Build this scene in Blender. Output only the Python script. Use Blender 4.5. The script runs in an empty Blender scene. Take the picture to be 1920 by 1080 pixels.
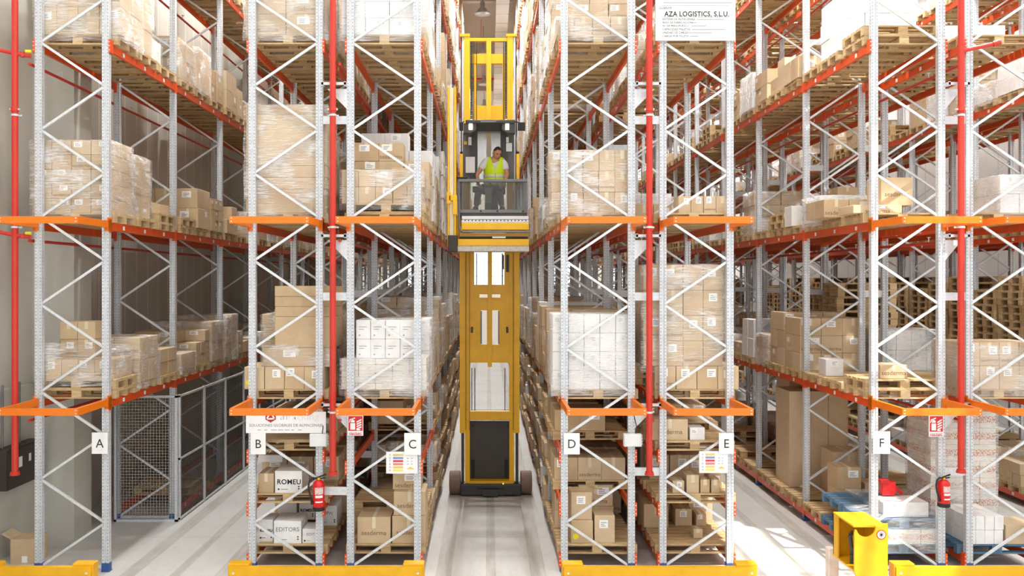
import bpy, bmesh, math, random
from mathutils import Vector, Matrix
from mathutils.bvhtree import BVHTree

SC = bpy.context.scene
COL = SC.collection
PI = math.pi
rng = random.Random(11)

# ------------------------------------------------------------------ measured layout (metres)
CAM_H, FOC, VPX, VPY = 4.33, 1663.0, 915.0, 527.0     # camera height, focal length in px, axis point
Y0 = 13.2                                             # front plane of the rack ends
BAY, NBAY = 2.8, 14
RW = 1.1                                              # rack depth (frame width)
RX = {'A': -6.746, 'B': -3.563, 'C': -2.10, 'D': 1.087, 'E': 2.556, 'F': 5.706, 'G': 7.119, 'H': 10.30, 'I': 11.72}
UP = [2.5, 5.15, 7.83, 10.45, 13.0]
LV = {r: [.17] + UP for r in RX}
for r in 'BDE': LV[r] = [.17, .93, 1.72] + UP
LV['C'] = [.17, .90, 1.55] + UP
POST_H = 14.4
def wx(px, y): return (px - VPX) * y / FOC
def wz(py, y): return CAM_H - (py - VPY) * y / FOC
def seen(x, y, z, m=150):
    if y < 2: return False
    px, py = VPX + FOC * x / y, VPY - FOC * (z - CAM_H) / y
    return -m < px < 1920 + m and -m < py < 1080 + m

# ------------------------------------------------------------------ mesh building
class MB:
    def __init__(s): s.v, s.f, s.uv, s.mi = [], [], [], []
    def quad(s, a, b, c, d, m=0):
        n = len(s.v); s.v += [a, b, c, d]; s.f.append((n, n+1, n+2, n+3)); s.uv += [(0,0),(1,0),(1,1),(0,1)]; s.mi.append(m)
    def pts8(s, P, m=0):
        n = len(s.v); s.v += [tuple(p) for p in P]
        for q in ((0,1,5,4),(1,2,6,5),(2,3,7,6),(3,0,4,7),(4,5,6,7),(3,2,1,0)):
            s.f.append(tuple(n+i for i in q)); s.uv += [(0,0),(1,0),(1,1),(0,1)]; s.mi.append(m)
    def box(s, x0, x1, y0, y1, z0, z1, m=0):
        s.pts8([(x0,y0,z0),(x1,y0,z0),(x1,y1,z0),(x0,y1,z0),(x0,y0,z1),(x1,y0,z1),(x1,y1,z1),(x0,y1,z1)], m)
    def obox(s, cx, cy, z0, dx, dy, dz, rot=0, m=0):
        c, si = math.cos(rot), math.sin(rot); P = []
        for z in (z0, z0+dz):
            for a, b in ((-1,-1),(1,-1),(1,1),(-1,1)):
                x, y = a*dx/2, b*dy/2
                P.append((cx+x*c-y*si, cy+x*si+y*c, z))
        s.pts8(P, m)
    def bar(s, p, q, w, h, m=0, ref=(0,1,0)):
        p, q = Vector(p), Vector(q); d = (q-p).normalized(); r = Vector(ref)
        if abs(d.dot(r)) > .95: r = Vector((1,0,0))
        a = d.cross(r).normalized(); b = a.cross(d).normalized()
        a *= w/2; b *= h/2
        s.pts8([p-a-b, p+a-b, p+a+b, p-a+b, q-a-b, q+a-b, q+a+b, q-a+b], m)
    def ring(s, p, q, r, r2=None, n=12, m=0, caps=True):
        p, q = Vector(p), Vector(q); r2 = r if r2 is None else r2
        d = (q-p).normalized(); t = Vector((0,0,1)) if abs(d.z) < .9 else Vector((1,0,0))
        a = d.cross(t).normalized(); b = d.cross(a)
        k = len(s.v)
        for c, rr in ((p, r), (q, r2)):
            for i in range(n):
                an = 2*PI*i/n; s.v.append(tuple(c + a*math.cos(an)*rr + b*math.sin(an)*rr))
        for i in range(n):
            j = (i+1) % n
            s.f.append((k+i, k+n+i, k+n+j, k+j)); s.uv += [(0,0),(0,1),(1,1),(1,0)]; s.mi.append(m)
        if caps:
            s.f.append(tuple(k+i for i in range(n))); s.uv += [(0,0)]*n; s.mi.append(m)
            s.f.append(tuple(k+n+i for i in reversed(range(n)))); s.uv += [(0,0)]*n; s.mi.append(m)
    def tube(s, pts, r, n=8, m=0):
        for a, b in zip(pts[:-1], pts[1:]): s.ring(a, b, r, n=n, m=m)
    def prism(s, prof, z0, z1, m=0):                  # prof: ccw list of (x,y)
        k, n = len(s.v), len(prof)
        s.v += [(x,y,z0) for x,y in prof] + [(x,y,z1) for x,y in prof]
        for i in range(n):
            j = (i+1) % n; s.f.append((k+i,k+j,k+n+j,k+n+i)); s.uv += [(0,0),(1,0),(1,1),(0,1)]; s.mi.append(m)
        s.f.append(tuple(k+n+i for i in range(n))); s.uv += [(0,0)]*n; s.mi.append(m)
        s.f.append(tuple(k+i for i in reversed(range(n)))); s.uv += [(0,0)]*n; s.mi.append(m)
    def lathe(s, prof, c=(0,0,0), n=20, m=0):         # prof: (r,z) from bottom to top
        k = len(s.v)
        for r, z in prof:
            for i in range(n):
                an = 2*PI*i/n; s.v.append((c[0]+r*math.cos(an), c[1]+r*math.sin(an), c[2]+z))
        for l in range(len(prof)-1):
            for i in range(n):
                j = (i+1) % n
                s.f.append((k+l*n+i, k+l*n+j, k+(l+1)*n+j, k+(l+1)*n+i)); s.uv += [(0,0),(1,0),(1,1),(0,1)]; s.mi.append(m)
        s.f.append(tuple(k+i for i in reversed(range(n)))); s.uv += [(0,0)]*n; s.mi.append(m)
        t = k+(len(prof)-1)*n
        s.f.append(tuple(t+i for i in range(n))); s.uv += [(0,0)]*n; s.mi.append(m)
    def mesh(s, name, mats, smooth=False):
        me = bpy.data.meshes.new(name); me.from_pydata(s.v, [], s.f)
        uv = me.uv_layers.new(name='UVMap'); uv.data.foreach_set('uv', [c for t in s.uv for c in t])
        for m in (mats if isinstance(mats, (list, tuple)) else [mats]): me.materials.append(m)
        me.polygons.foreach_set('material_index', s.mi)
        if smooth: me.polygons.foreach_set('use_smooth', [True]*len(s.f))
        me.update(); return me
    def build(s, name, mats, parent=None, loc=(0,0,0), rz=0, smooth=False):
        return link(name, s.mesh(name, mats, smooth), parent, loc, rz)

def link(name, data, parent=None, loc=(0,0,0), rz=0):
    o = bpy.data.objects.new(name, data); COL.objects.link(o)
    o.location = loc; o.rotation_euler = (0,0,rz)
    if parent is not None: o.parent = parent
    return o
def tag(o, label, cat, group=None, kind=None):
    o['label'] = label; o['category'] = cat
    if group: o['group'] = group
    if kind: o['kind'] = kind
    return o
def thing(name, label, cat, loc=(0,0,0), rz=0, group=None):
    return tag(link(name, None, None, loc, rz), label, cat, group)
def struct(name, mb, mats, smooth=False):
    o = mb.build(name, mats, smooth=smooth); o['kind'] = 'structure'; return o
def bevel(o, w=.004, seg=1):
    b = o.modifiers.new('edge', 'BEVEL'); b.width = w; b.segments = seg; b.limit_method = 'ANGLE'; return o
def text_obj(name, body, size, m, parent, loc, align='CENTER', rx=PI/2, rz=0, sx=1.0, thick=.0, ext=.0006):
    cu = bpy.data.curves.new(name, 'FONT'); cu.body = body; cu.size = size; cu.align_x = align; cu.align_y = 'CENTER'
    cu.space_character = 1.0 + max(0, thick)*26; cu.extrude = ext; cu.offset = thick; cu.resolution_u = 3
    t = bpy.data.objects.new(name, cu); COL.objects.link(t)
    dg = bpy.context.evaluated_depsgraph_get()
    me = bpy.data.meshes.new_from_object(t.evaluated_get(dg))
    bpy.data.objects.remove(t); bpy.data.curves.remove(cu)
    me.name = name; me.materials.clear(); me.materials.append(m)
    o = link(name, me, parent, loc); o.rotation_euler = (rx, 0, rz); o.scale = (sx, 1, 1)
    return o

# ------------------------------------------------------------------ materials
def srgb(r, g, b):
    f = lambda c: (c/255/12.92) if c/255 <= .04045 else ((c/255+.055)/1.055)**2.4
    return (f(r), f(g), f(b), 1)
class Mat:
    def __init__(s, name):
        s.m = bpy.data.materials.new(name); s.m.use_nodes = True; s.t = s.m.node_tree
        s.b = s.t.nodes['Principled BSDF']; s.out = s.t.nodes['Material Output']
    def n(s, typ, **kw):
        x = s.t.nodes.new(typ)
        for k, v in kw.items(): setattr(x, k, v)
        return x
    def set(s, sock, v):
        if isinstance(v, bpy.types.NodeSocket): s.t.links.new(v, sock)
        else: sock.default_value = v
    def op(s, o, a, b=0.0, c=None, clamp=False):
        x = s.n('ShaderNodeMath', operation=o); x.use_clamp = clamp
        s.set(x.inputs[0], a); s.set(x.inputs[1], b)
        if c is not None: s.set(x.inputs[2], c)
        return x.outputs[0]
    def mix(s, f, a, b):
        x = s.n('ShaderNodeMix', data_type='RGBA')
        s.set(x.inputs[0], f); s.set(x.inputs[6], a); s.set(x.inputs[7], b)
        return x.outputs[2]
    def xyz(s, v):
        x = s.n('ShaderNodeSeparateXYZ'); s.t.links.new(v, x.inputs[0]); return x.outputs
    def noise(s, vec=None, scale=5, detail=3, rough=.5, stretch=None):
        x = s.n('ShaderNodeTexNoise'); x.inputs['Scale'].default_value = scale; x.inputs['Detail'].default_value = detail
        x.inputs['Roughness'].default_value = rough
        if vec is not None:
            if stretch:
                mp = s.n('ShaderNodeMapping'); mp.inputs['Scale'].default_value = stretch
                s.t.links.new(vec, mp.inputs['Vector']); vec = mp.outputs[0]
            s.t.links.new(vec, x.inputs['Vector'])
        return x.outputs[0]
    def ramp(s, f, lo, hi):
        x = s.n('ShaderNodeMapRange'); s.set(x.inputs[0], f); x.inputs[1].default_value = lo; x.inputs[2].default_value = hi
        return x.outputs[0]
    def tc(s, k='Object'): return s.n('ShaderNodeTexCoord').outputs[k]
    def geo(s, k='Position'): return s.n('ShaderNodeNewGeometry').outputs[k]
    def rand(s):
        a = s.geo('Random Per Island'); b = s.n('ShaderNodeObjectInfo').outputs['Random']
        return s.op('FRACT', s.op('ADD', a, b))
    def hash(s, r, k): return s.op('FRACT', s.op('MULTIPLY', r, k))
    def inside(s, v, lo, hi):
        return s.op('MULTIPLY', s.op('GREATER_THAN', v, lo), s.op('LESS_THAN', v, hi))
    def done(s, col=None, rough=None, metal=None):
        if col is not None: s.set(s.b.inputs['Base Color'], col)
        if rough is not None: s.set(s.b.inputs['Roughness'], rough)
        if metal is not None: s.set(s.b.inputs['Metallic'], metal)
        return s.m
def plain(name, rgb, rough=.5, metal=0.0, var=.06, sc=6):
    M = Mat(name); c = srgb(*rgb); d = tuple(max(0, x*(1-var*3)) for x in c[:3]) + (1,)
    n = M.noise(M.geo(), sc, 3)
    return M.done(M.mix(M.ramp(n, .35, .75), c, d), rough, metal)
def emit(name, rgb, st):
    M = Mat(name); M.done(srgb(*rgb), .4); M.b.inputs['Emission Color'].default_value = srgb(*rgb); M.b.inputs['Emission Strength'].default_value = st
    return M.m

def cardboard(name, rgbs, sticker=.55, tape=.6, prnt=.45, tapecol=(214,196,160)):
    M = Mat(name); r = M.rand(); uv = M.xyz(M.tc('UV')); u, v = uv[0], uv[1]
    nz = M.xyz(M.geo('Normal'))[2]; side = M.op('LESS_THAN', M.op('ABSOLUTE', nz), .5)
    col = M.mix(M.hash(r, 7.31), srgb(*rgbs[0]), srgb(*rgbs[1]))
    col = M.mix(M.op('MULTIPLY', M.hash(r, 13.7), .7), col, srgb(*rgbs[2]))
    col = M.mix(M.op('MULTIPLY', M.ramp(M.noise(M.geo(), 9, 3), .4, .8), .13), col, srgb(110,80,48))
    # printed marks
    pu = M.op('ADD', .15, M.op('MULTIPLY', M.hash(r, 31.7), .3))
    inp = M.op('MULTIPLY', M.inside(v, .30, .42), M.op('MULTIPLY', M.op('GREATER_THAN', u, pu), M.op('LESS_THAN', u, M.op('ADD', pu, .42))))
    ink = M.op('GREATER_THAN', M.noise(M.tc('UV'), 34, 1, .5, (2.2, 1, 1)), .5)
    has = M.op('MULTIPLY', M.op('LESS_THAN', M.hash(r, 17.9), prnt), side)
    col = M.mix(M.op('MULTIPLY', M.op('MULTIPLY', inp, ink), M.op('MULTIPLY', has, .5)), col, srgb(92,74,58))
    # parcel tape down the middle of the faces and along the top seam
    has = M.op('LESS_THAN', M.hash(r, 23.3), tape)
    tp = M.op('MULTIPLY', M.op('LESS_THAN', M.op('ABSOLUTE', M.op('SUBTRACT', u, .5)), .055), M.op('GREATER_THAN', M.op('ADD', v, M.op('SUBTRACT', 1, side)), .55))
    col = M.mix(M.op('MULTIPLY', M.op('MULTIPLY', tp, has), .75), col, srgb(*tapecol))
    # white address sticker
    su = M.op('ADD', .05, M.op('MULTIPLY', M.hash(r, 41.1), .5)); sv = M.op('ADD', .5, M.op('MULTIPLY', M.hash(r, 53.9), .15))
    st = M.op('MULTIPLY', M.op('MULTIPLY', M.op('GREATER_THAN', u, su), M.op('LESS_THAN', u, M.op('ADD', su, .34))),
              M.op('MULTIPLY', M.op('GREATER_THAN', v, sv), M.op('LESS_THAN', v, M.op('ADD', sv, .27))))
    has = M.op('MULTIPLY', M.op('LESS_THAN', M.hash(r, 61.3), sticker), side)
    txt = M.op('MULTIPLY', M.op('GREATER_THAN', M.noise(M.tc('UV'), 46, 1, .5, (1, 2.4, 1)), .58), .45)
    col = M.mix(M.op('MULTIPLY', st, has), col, M.mix(txt, srgb(243,241,238), srgb(80,80,86)))
    return M.done(col, .75)

def holes_metal(name, rgb):
    M = Mat(name); p = M.xyz(M.tc()); nrm = M.xyz(M.geo('Normal'))
    zz = M.op('FRACT', M.op('MULTIPLY', p[2], 20)); inz = M.inside(zz, .3, .68)
    hx = M.op('LESS_THAN', M.op('ABSOLUTE', M.op('SUBTRACT', M.op('ABSOLUTE', p[0]), .034)), .0062)
    hy = M.op('LESS_THAN', M.op('ABSOLUTE', M.op('SUBTRACT', p[1], .045)), .006)
    fy = M.op('GREATER_THAN', M.op('ABSOLUTE', nrm[1]), .7); fx = M.op('GREATER_THAN', M.op('ABSOLUTE', nrm[0]), .7)
    h = M.op('MULTIPLY', inz, M.op('MAXIMUM', M.op('MULTIPLY', hx, fy), M.op('MULTIPLY', hy, fx)))
    c = srgb(*rgb); d = tuple(x*.78 for x in c[:3]) + (1,)
    col = M.mix(M.ramp(M.noise(M.geo(), 14, 4, .7), .35, .7), c, d)
    col = M.mix(h, col, srgb(134,138,144))
    return M.done(col, .42, M.op('MULTIPLY', M.op('SUBTRACT', 1, h), .15))

def wood_mat(name, a, b, c):
    M = Mat(name); r = M.rand()
    g = M.noise(M.geo(), 7, 4, .6, (1.2, 9, 9))
    col = M.mix(M.hash(r, 5.7), srgb(*a), srgb(*b))
    col = M.mix(M.op('MULTIPLY', M.ramp(g, .35, .75), .55), col, srgb(*c))
    return M.done(col, .8)

def film_mat(name, base, highlight):
    M = Mat(name); P = M.geo()
    n1 = M.noise(P, 4, 5, .68, (1.3, 1.3, 15)); n2 = M.noise(P, 2.6, 2, .5)
    s = M.ramp(M.op('ADD', n1, M.op('MULTIPLY', M.op('SUBTRACT', n2, .5), .9)), .46, .86)  # wrinkle highlights put into the film as whiter streaks
    f = M.op('ADD', base, M.op('MULTIPLY', s, highlight), clamp=True)
    tr = M.n('ShaderNodeBsdfTransparent'); gl = M.b
    gl.inputs['Base Color'].default_value = (.92, .92, .92, 1); gl.inputs['Roughness'].default_value = .22; gl.inputs['Specular IOR Level'].default_value = .8
    bump = M.n('ShaderNodeBump'); bump.inputs['Strength'].default_value = .5; bump.inputs['Distance'].default_value = .03
    M.t.links.new(n1, bump.inputs['Height']); M.t.links.new(bump.outputs[0], gl.inputs['Normal'])
    mx = M.n('ShaderNodeMixShader'); M.set(mx.inputs[0], f); M.t.links.new(tr.outputs[0], mx.inputs[1]); M.t.links.new(gl.outputs[0], mx.inputs[2])
    M.t.links.new(mx.outputs[0], M.out.inputs['Surface'])
    return M.m
def glass_mat(name, tint, amount=.12, rough=.05):
    M = Mat(name); tr = M.n('ShaderNodeBsdfTransparent'); tr.inputs[0].default_value = tint
    M.b.inputs['Base Color'].default_value = (.7,.72,.74,1); M.b.inputs['Roughness'].default_value = rough
    mx = M.n('ShaderNodeMixShader'); mx.inputs[0].default_value = amount
    M.t.links.new(tr.outputs[0], mx.inputs[1]); M.t.links.new(M.b.outputs[0], mx.inputs[2]); M.t.links.new(mx.outputs[0], M.out.inputs['Surface'])
    return M.m

M_POST = holes_metal('galvanised_perforated_steel', (216,220,225))
M_GALV = plain('galvanised_steel', (220,224,228), .4, .15, .05, 20)
M_ORANGE = plain('orange_powder_coat', (222,80,22), .38, 0, .03)
M_GUARD = plain('lit_orange_powder_coat', (234,120,10), .42, 0, .03)  # same orange as the beams, with brighter light put into the colour
M_RED = plain('red_pipe_paint', (200,50,34), .35, 0, .03)
M_YEL = plain('yellow_truck_paint', (255,196,0), .4, 0, .03)
M_YGUARD = plain('yellow_barrier_paint', (230,172,0), .5, 0, .05)
M_DARK = plain('dark_grey_plastic', (66,64,60), .5, 0, .05)
M_GREY = plain('mid_grey_steel', (120,120,120), .45, .2, .05)
M_BLACK = plain('black_rubber', (24,24,25), .6, 0, .04)
M_WHITE = plain('white_sign_board', (240,240,241), .45, 0, .01)
M_INK = plain('black_ink', (28,28,30), .7, 0, 0)
M_INKGREY = plain('grey_ink', (150,150,156), .7, 0, 0)
M_BROWNINK = plain('brown_box_print', (120,94,68), .8, 0, 0)
M_BLUEFOOT = plain('blue_foot_plate', (50,84,150), .5, 0, .05)
M_BLUE = plain('blue_pallet_paint', (92,128,158), .7, 0, .12, 10)
M_CARD = cardboard('cardboard', ((203,178,143), (190,162,124), (212,192,162)))
M_CARDP = cardboard('cardboard_bare', ((203,178,143), (191,163,126), (212,192,162)), 0, 0, 0)
M_WCART = cardboard('white_carton_board', ((236,236,236), (226,226,228), (240,238,234)), .25, .5, .8, (205,205,205))
M_WCARTP = cardboard('white_carton_bare', ((238,238,238), (230,230,232), (240,238,234)), 0, 0, 0)
M_PACK = plain('white_shrink_pack', (232,226,216), .3, 0, .05)
M_TAPE = plain('parcel_tape', (222,208,178), .3, 0, .03)
M_LABEL = plain('white_sticker', (246,245,243), .5, 0, .01)
M_YDOT = plain('yellow_dot_sticker', (236,222,30), .5, 0, 0)
M_WOOD = wood_mat('pallet_wood', (216,190,146), (188,158,114), (140,108,70))
M_FILM = film_mat('stretch_film', .11, .85)
M_FILMW = film_mat('white_stretch_film', .18, .6)
M_GLASS = glass_mat('clear_glass', (.97,.98,.98,1), .06)
M_SMOKE = glass_mat('smoked_acrylic', (.58,.59,.56,1), .10)
M_CONC = plain('precast_concrete', (204,202,192), .85, 0, .06, 1.3)

LAMP_W, WORLD_S, SUN_E, EXPO = 620, 2.3, 12, -0.44
# ------------------------------------------------------------------ the building
WL, WR, YB, YF, CEIL = -7.62, 15.2, 60.0, -7.0, 15.7
AISLES = {'AB': -4.604, 'CD': .043, 'EF': 4.681, 'GH': 9.26, 'IW': 13.9}

M = Mat('polished_concrete_floor')
P = M.xyz(M.geo()); big = M.noise(M.geo(), .5, 4, .6); fine = M.noise(M.geo(), 11, 4, .65, (1, .25, 1))
col = M.mix(M.ramp(big, .3, .7), srgb(208,208,206), srgb(194,194,191))
col = M.mix(M.op('MULTIPLY', M.ramp(fine, .5, .8), .25), col, srgb(160,156,148))
band = None
for c in AISLES.values():                             # rubber wheel tracks and the sealed guide-wire slot worn into the slab
    d = M.op('SUBTRACT', P[0], c); ad = M.op('ABSOLUTE', d)
    t = M.op('ADD', M.op('LESS_THAN', M.op('ABSOLUTE', M.op('SUBTRACT', ad, .70)), .115), M.op('LESS_THAN', ad, .075))
    band = t if band is None else M.op('ADD', band, t)
wear = M.ramp(M.noise(M.geo(), 3, 4, .7, (3, .3, 1)), .2, .7)
col = M.mix(M.op('MULTIPLY', M.op('MULTIPLY', band, wear), .62), col, srgb(142,133,116))
joint = M.op('LESS_THAN', M.op('ABSOLUTE', M.op('SUBTRACT', M.op('FRACT', M.op('DIVIDE', P[1], 6.0)), .5)), .0012)
col = M.mix(M.op('MULTIPLY', joint, .5), col, srgb(120,116,108))
M_FLOOR = M.done(col, M.op('ADD', .28, M.op('MULTIPLY', fine, .3)))
mb = MB(); mb.box(WL, WR, YF, YB, -.2, 0); struct('floor', mb, M_FLOOR)

def panel_mat(name, rgb, line, pitch, axis):
    M = Mat(name); P = M.xyz(M.geo())
    l = M.op('LESS_THAN', M.op('FRACT', M.op('DIVIDE', P[axis], pitch)), .055)
    col = M.mix(M.ramp(M.noise(M.geo(), .8, 3), .3, .8), srgb(*rgb), tuple(x*.9 for x in srgb(*rgb)[:3])+(1,))
    return M.done(M.mix(l, col, srgb(*line)), .5)
M_PANEL = panel_mat('insulated_wall_panel', (216,212,203), (250,248,244), .62, 1)
M_PANELW = panel_mat('white_wall_panel', (226,226,226), (200,200,200), 1.1, 1)
M_PANELB = panel_mat('back_wall_panel', (206,203,196), (186,184,178), 1.1, 0)
M_CEILM = plain('ceiling_sheet', (222,214,204), .7, 0, .03, .6)
M_TRUSS = plain('ceiling_steel', (206,200,192), .5, .1, .03)

mb = MB(); mb.box(WL-.2, WL, YF, YB, 2.63, CEIL, 0); mb.box(WL-.25, WL+.06, YF, YB, 0, 2.63, 1)
struct('wall_left', mb, [M_PANEL, M_CONC])
for y in (14.85, 26.0, 37.2, 48.4):
    mb = MB(); mb.box(WL, -6.93, y, y+.65, 0, CEIL); struct('column', mb, M_CONC)
mb = MB(); mb.box(WR, WR+.2, YF, YB, 0, CEIL); struct('wall_right', mb, M_PANELW)
# end wall with a window at the end of each aisle
WIN = [(c-1.05, c+1.05, 3.7, 6.6) for c in (AISLES['AB'], AISLES['CD'], AISLES['EF'], AISLES['GH'])]
mb = MB(); xs = [WL-.2] + [v for w in WIN for v in w[:2]] + [WR+.2]
for i in range(0, len(xs), 2): mb.box(xs[i], xs[i+1], YB, YB+.2, 0, CEIL)
for x0, x1, z0, z1 in WIN: mb.box(x0, x1, YB, YB+.2, 0, z0); mb.box(x0, x1, YB, YB+.2, z1, CEIL)
struct('wall_back', mb, M_PANELB)
for k, (x0, x1, z0, z1) in enumerate(WIN):
    o = thing(f'window_{k+1}', 'tall window in the end wall', 'window'); o['kind'] = 'structure'
    del o['label']; del o['category']
    fr = MB()
    for i in range(4): x = x0 + (x1-x0)*i/3; fr.box(x-.04, x+.04, YB-.02, YB+.12, z0, z1)
    for i in range(4): z = z0 + (z1-z0)*i/3; fr.box(x0, x1, YB-.01, YB+.11, z-.035, z+.035)
    fr.build('window_frame', M_WHITE, o)
    g = MB(); g.box(x0, x1, YB+.05, YB+.06, z0, z1); g.build('window_pane', M_GLASS, o)
# roof with glazed skylights
SX0, SX1 = 6.2, 9.0
SKY = [(SX0, SX1, 3.6, 9.4), (SX0, SX1, 10.2, 16.0), (SX0, SX1, 21.0, 24.0), (SX0, SX1, 30, 33)]
mb = MB()
mb.box(WL-.2, SX0, YF, YB, CEIL, CEIL+.15); mb.box(SX1, WR+.2, YF, YB, CEIL, CEIL+.15)
ys = [YF] + [v for s in SKY for v in s[2:]] + [YB]
for i in range(0, len(ys), 2): mb.box(SX0, SX1, ys[i], ys[i+1], CEIL, CEIL+.15)
struct('ceiling', mb, M_CEILM)
for k, (x0, x1, y0, y1) in enumerate(SKY):
    o = link(f'window_{k+5}', None); o['kind'] = 'structure'
    fr = MB()
    for i in range(5): x = x0+(x1-x0)*i/4; fr.box(x-.04, x+.04, y0, y1, CEIL, CEIL+.12)
    for i in range(3): y = y0+(y1-y0)*i/2; fr.box(x0, x1, y-.04, y+.04, CEIL+.01, CEIL+.11)
    fr.build('window_frame', M_TRUSS, o)
    g = MB(); g.box(x0, x1, y0, y1, CEIL+.05, CEIL+.06); g.build('window_pane', M_GLASS, o)
k = 1
for y in (18, 26, 34, 42, 50):                        # roof girders across the hall
    mb = MB(); mb.box(WL, WR, y-.13, y+.13, CEIL-.07, CEIL); mb.box(WL, WR, y-.02, y+.02, CEIL-.62, CEIL-.07); mb.box(WL, WR, y-.13, y+.13, CEIL-.68, CEIL-.62)
    struct(f'trim_{k}', mb, M_TRUSS); k += 1

# white ribbed ventilation duct along the aisle
M = Mat('white_duct'); P = M.xyz(M.geo()); l = M.op('LESS_THAN', M.op('FRACT', M.op('DIVIDE', P[1], 1.2)), .05)
M_DUCT = M.done(M.mix(l, srgb(238,238,236), srgb(170,170,170)), .5)
mb = MB(); mb.box(.30, .78, 14, 58, CEIL-1.25, CEIL-.8)
for y in range(15, 58, 4): mb.box(.33, .36, y, y+.03, CEIL-.8, CEIL-.6); mb.box(.72, .75, y, y+.03, CEIL-.8, CEIL-.6)
tag(mb.build('ventilation_duct', M_DUCT), 'white ribbed air duct running under the ceiling above the truck aisle', 'duct')
for i, y in enumerate((24, 31, 38.5, 46)):
    mb = MB(); mb.ring((WL+.2, y, CEIL-.9), (WR-.2, y, CEIL-.9), .05, n=8)
    for x in (-4.6, -.3, 4.7, 9.3): mb.ring((x, y, CEIL-.9), (x, y, CEIL-.003), .012, n=6)
    tag(mb.build('sprinkler_main', M_RED, smooth=False), f'thin red pipe across the ceiling, {("first","second","third","fourth")[i]} from the front', 'pipe', 'ceiling sprinkler mains')

# high-bay lamps on the ceiling above the aisles, plus added ones ahead of the racks
M_LAMP = emit('lamp_diffuser', (255,244,226), 9)
M_SHADE = plain('lamp_reflector', (190,190,190), .3, .5, .02)
ORD = 'first second third fourth fifth sixth seventh eighth ninth tenth eleventh twelfth'.split()
lampd = None
for an, c in AISLES.items():
    words = {'AB': 'the aisle between racks A and B', 'CD': 'the truck aisle', 'EF': 'the aisle between racks E and F', 'GH': 'the aisle past rack F', 'IW': 'the aisle along the far wall'}[an]
    for i, y in enumerate((2.0, 9.0, 15.5, 21.5, 27.5, 33.5, 39.5, 45.5, 51.5, 57)):  # front pair per aisle is unseen, added to brighten rack fronts and left wall
        x = c - (.25 if an == 'CD' else 0); z = CEIL-1.3
        t = thing('pendant_lamp', f'bell-shaped pendant lamp above {words}, {ORD[i]} from the front', 'lamp', (x, y, z), 0, 'high-bay lamps over the aisles')
        if lampd is None:
            a = MB(); a.lathe([(.30,0),(.29,.03),(.16,.2),(.09,.26),(.09,.45),(.03,.5)], n=16)
            b = MB(); b.lathe([(.27,.005),(.27,.012)], n=16)
            c2 = MB(); c2.ring((0,0,.5),(0,0,1.3),.012,n=6)
            lampd = (a.mesh('lamp_shade', M_SHADE, True), b.mesh('lamp_diffuser', M_LAMP), c2.mesh('lamp_rod', M_DARK))
        for nm, d in zip(('lamp_shade', 'lamp_diffuser', 'lamp_rod'), lampd): link(nm, d, t)
        L = bpy.data.lights.new('lamp_light', 'AREA'); L.shape = 'DISK'; L.size = .5; L.energy = LAMP_W*(.45 if y < 12 else 1); L.color = (1, .985, .955)
        lo = link('lamp_light', L, t, (0,0,-.02))
# ------------------------------------------------------------------ racks
ROWNAME = {'A': 'rack A', 'B': 'rack B', 'C': 'rack C', 'D': 'rack D', 'E': 'rack E', 'F': 'rack F', 'G': 'rack past F', 'H': 'second rack past F', 'I': 'third rack past F'}
RACKLABEL = {r: f'galvanised pallet racking with orange beams, its end post signed {r}' for r in 'ABCDEF'}
RACKLABEL.update(G='unsigned pallet racking backing directly onto rack F', H='pallet racking across the aisle past rack F, loaded with empty pallets',
                 I='farthest pallet racking, behind the second rack past F')
BEV = lambda L: (L, L-.06, L+.06)
NTH = ('first second third fourth fifth sixth seventh eighth ninth tenth eleventh twelfth thirteenth fourteenth fifteenth sixteenth seventeenth eighteenth nineteenth twentieth').split()
def nth(i):
    if i < 20: return NTH[i]
    t = ('twenty', 'thirty', 'forty', 'fifty')[(i+1)//10-2]; u = (i+1) % 10
    return ({'twenty':'twentieth','thirty':'thirtieth','forty':'fortieth','fifty':'fiftieth'}[t]) if u == 0 else f'{t}-{NTH[u-1]}'
def shelfname(r, L):
    k = LV[r].index(L); return 'lowest shelf' if k == 0 else f'{NTH[k]} shelf'

# upright post: folded omega profile, holes in the steel pattern
prof = [(-.05,0),(-.018,0),(-.012,.014),(.012,.014),(.018,0),(.05,0),(.05,.09),(.03,.09),(.03,.075),(.035,.012),(-.035,.012),(-.03,.075),(-.03,.09),(-.05,.09)]
prof = [(-.05,0),(-.02,0),(-.013,.016),(.013,.016),(.02,0),(.05,0),(.05,.09),(-.05,.09)]
pm = MB(); pm.prism(prof, 0, POST_H)
POST = pm.mesh('upright_post', M_POST)
fm = MB(); fm.box(-.06,.06,-.01,.10,0,.012); fm.box(-.056,.056,-.004,.094,.012,.13)
FOOT = fm.mesh('foot_plate', M_BLUEFOOT)
def brace_nodes(r):
    """zigzag nodes; side -1 starts at the inner edge of the low-x post"""
    s = 1 if r in 'BDFH' else -1
    z, out = .07, []
    while z < POST_H - .3: out.append((s, z)); s = -s; z += .652
    return out
def brace_bars(mb, r, which=None):
    N = brace_nodes(r)
    for i in range(len(N)-1):
        if which is not None and i != which: continue
        (s, z), (s2, z2) = N[i], N[i+1]
        x = RW/2 + s*(RW/2-.09); x2 = RW/2 + s2*(RW/2-.09)
        mb.bar((x, .045, z+.015), (x2, .045, z2-.015), .036, .03)
def brace_hor(mb): mb.box(.09, RW-.09, .03, .06, .045, .085); mb.box(.09, RW-.09, .03, .06, POST_H-.25, POST_H-.21)
BRACES = {}
for key in 'BA':
    b = MB(); brace_bars(b, key); brace_hor(b); BRACES[key] = b.mesh('brace_lattice', M_GALV)
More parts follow.
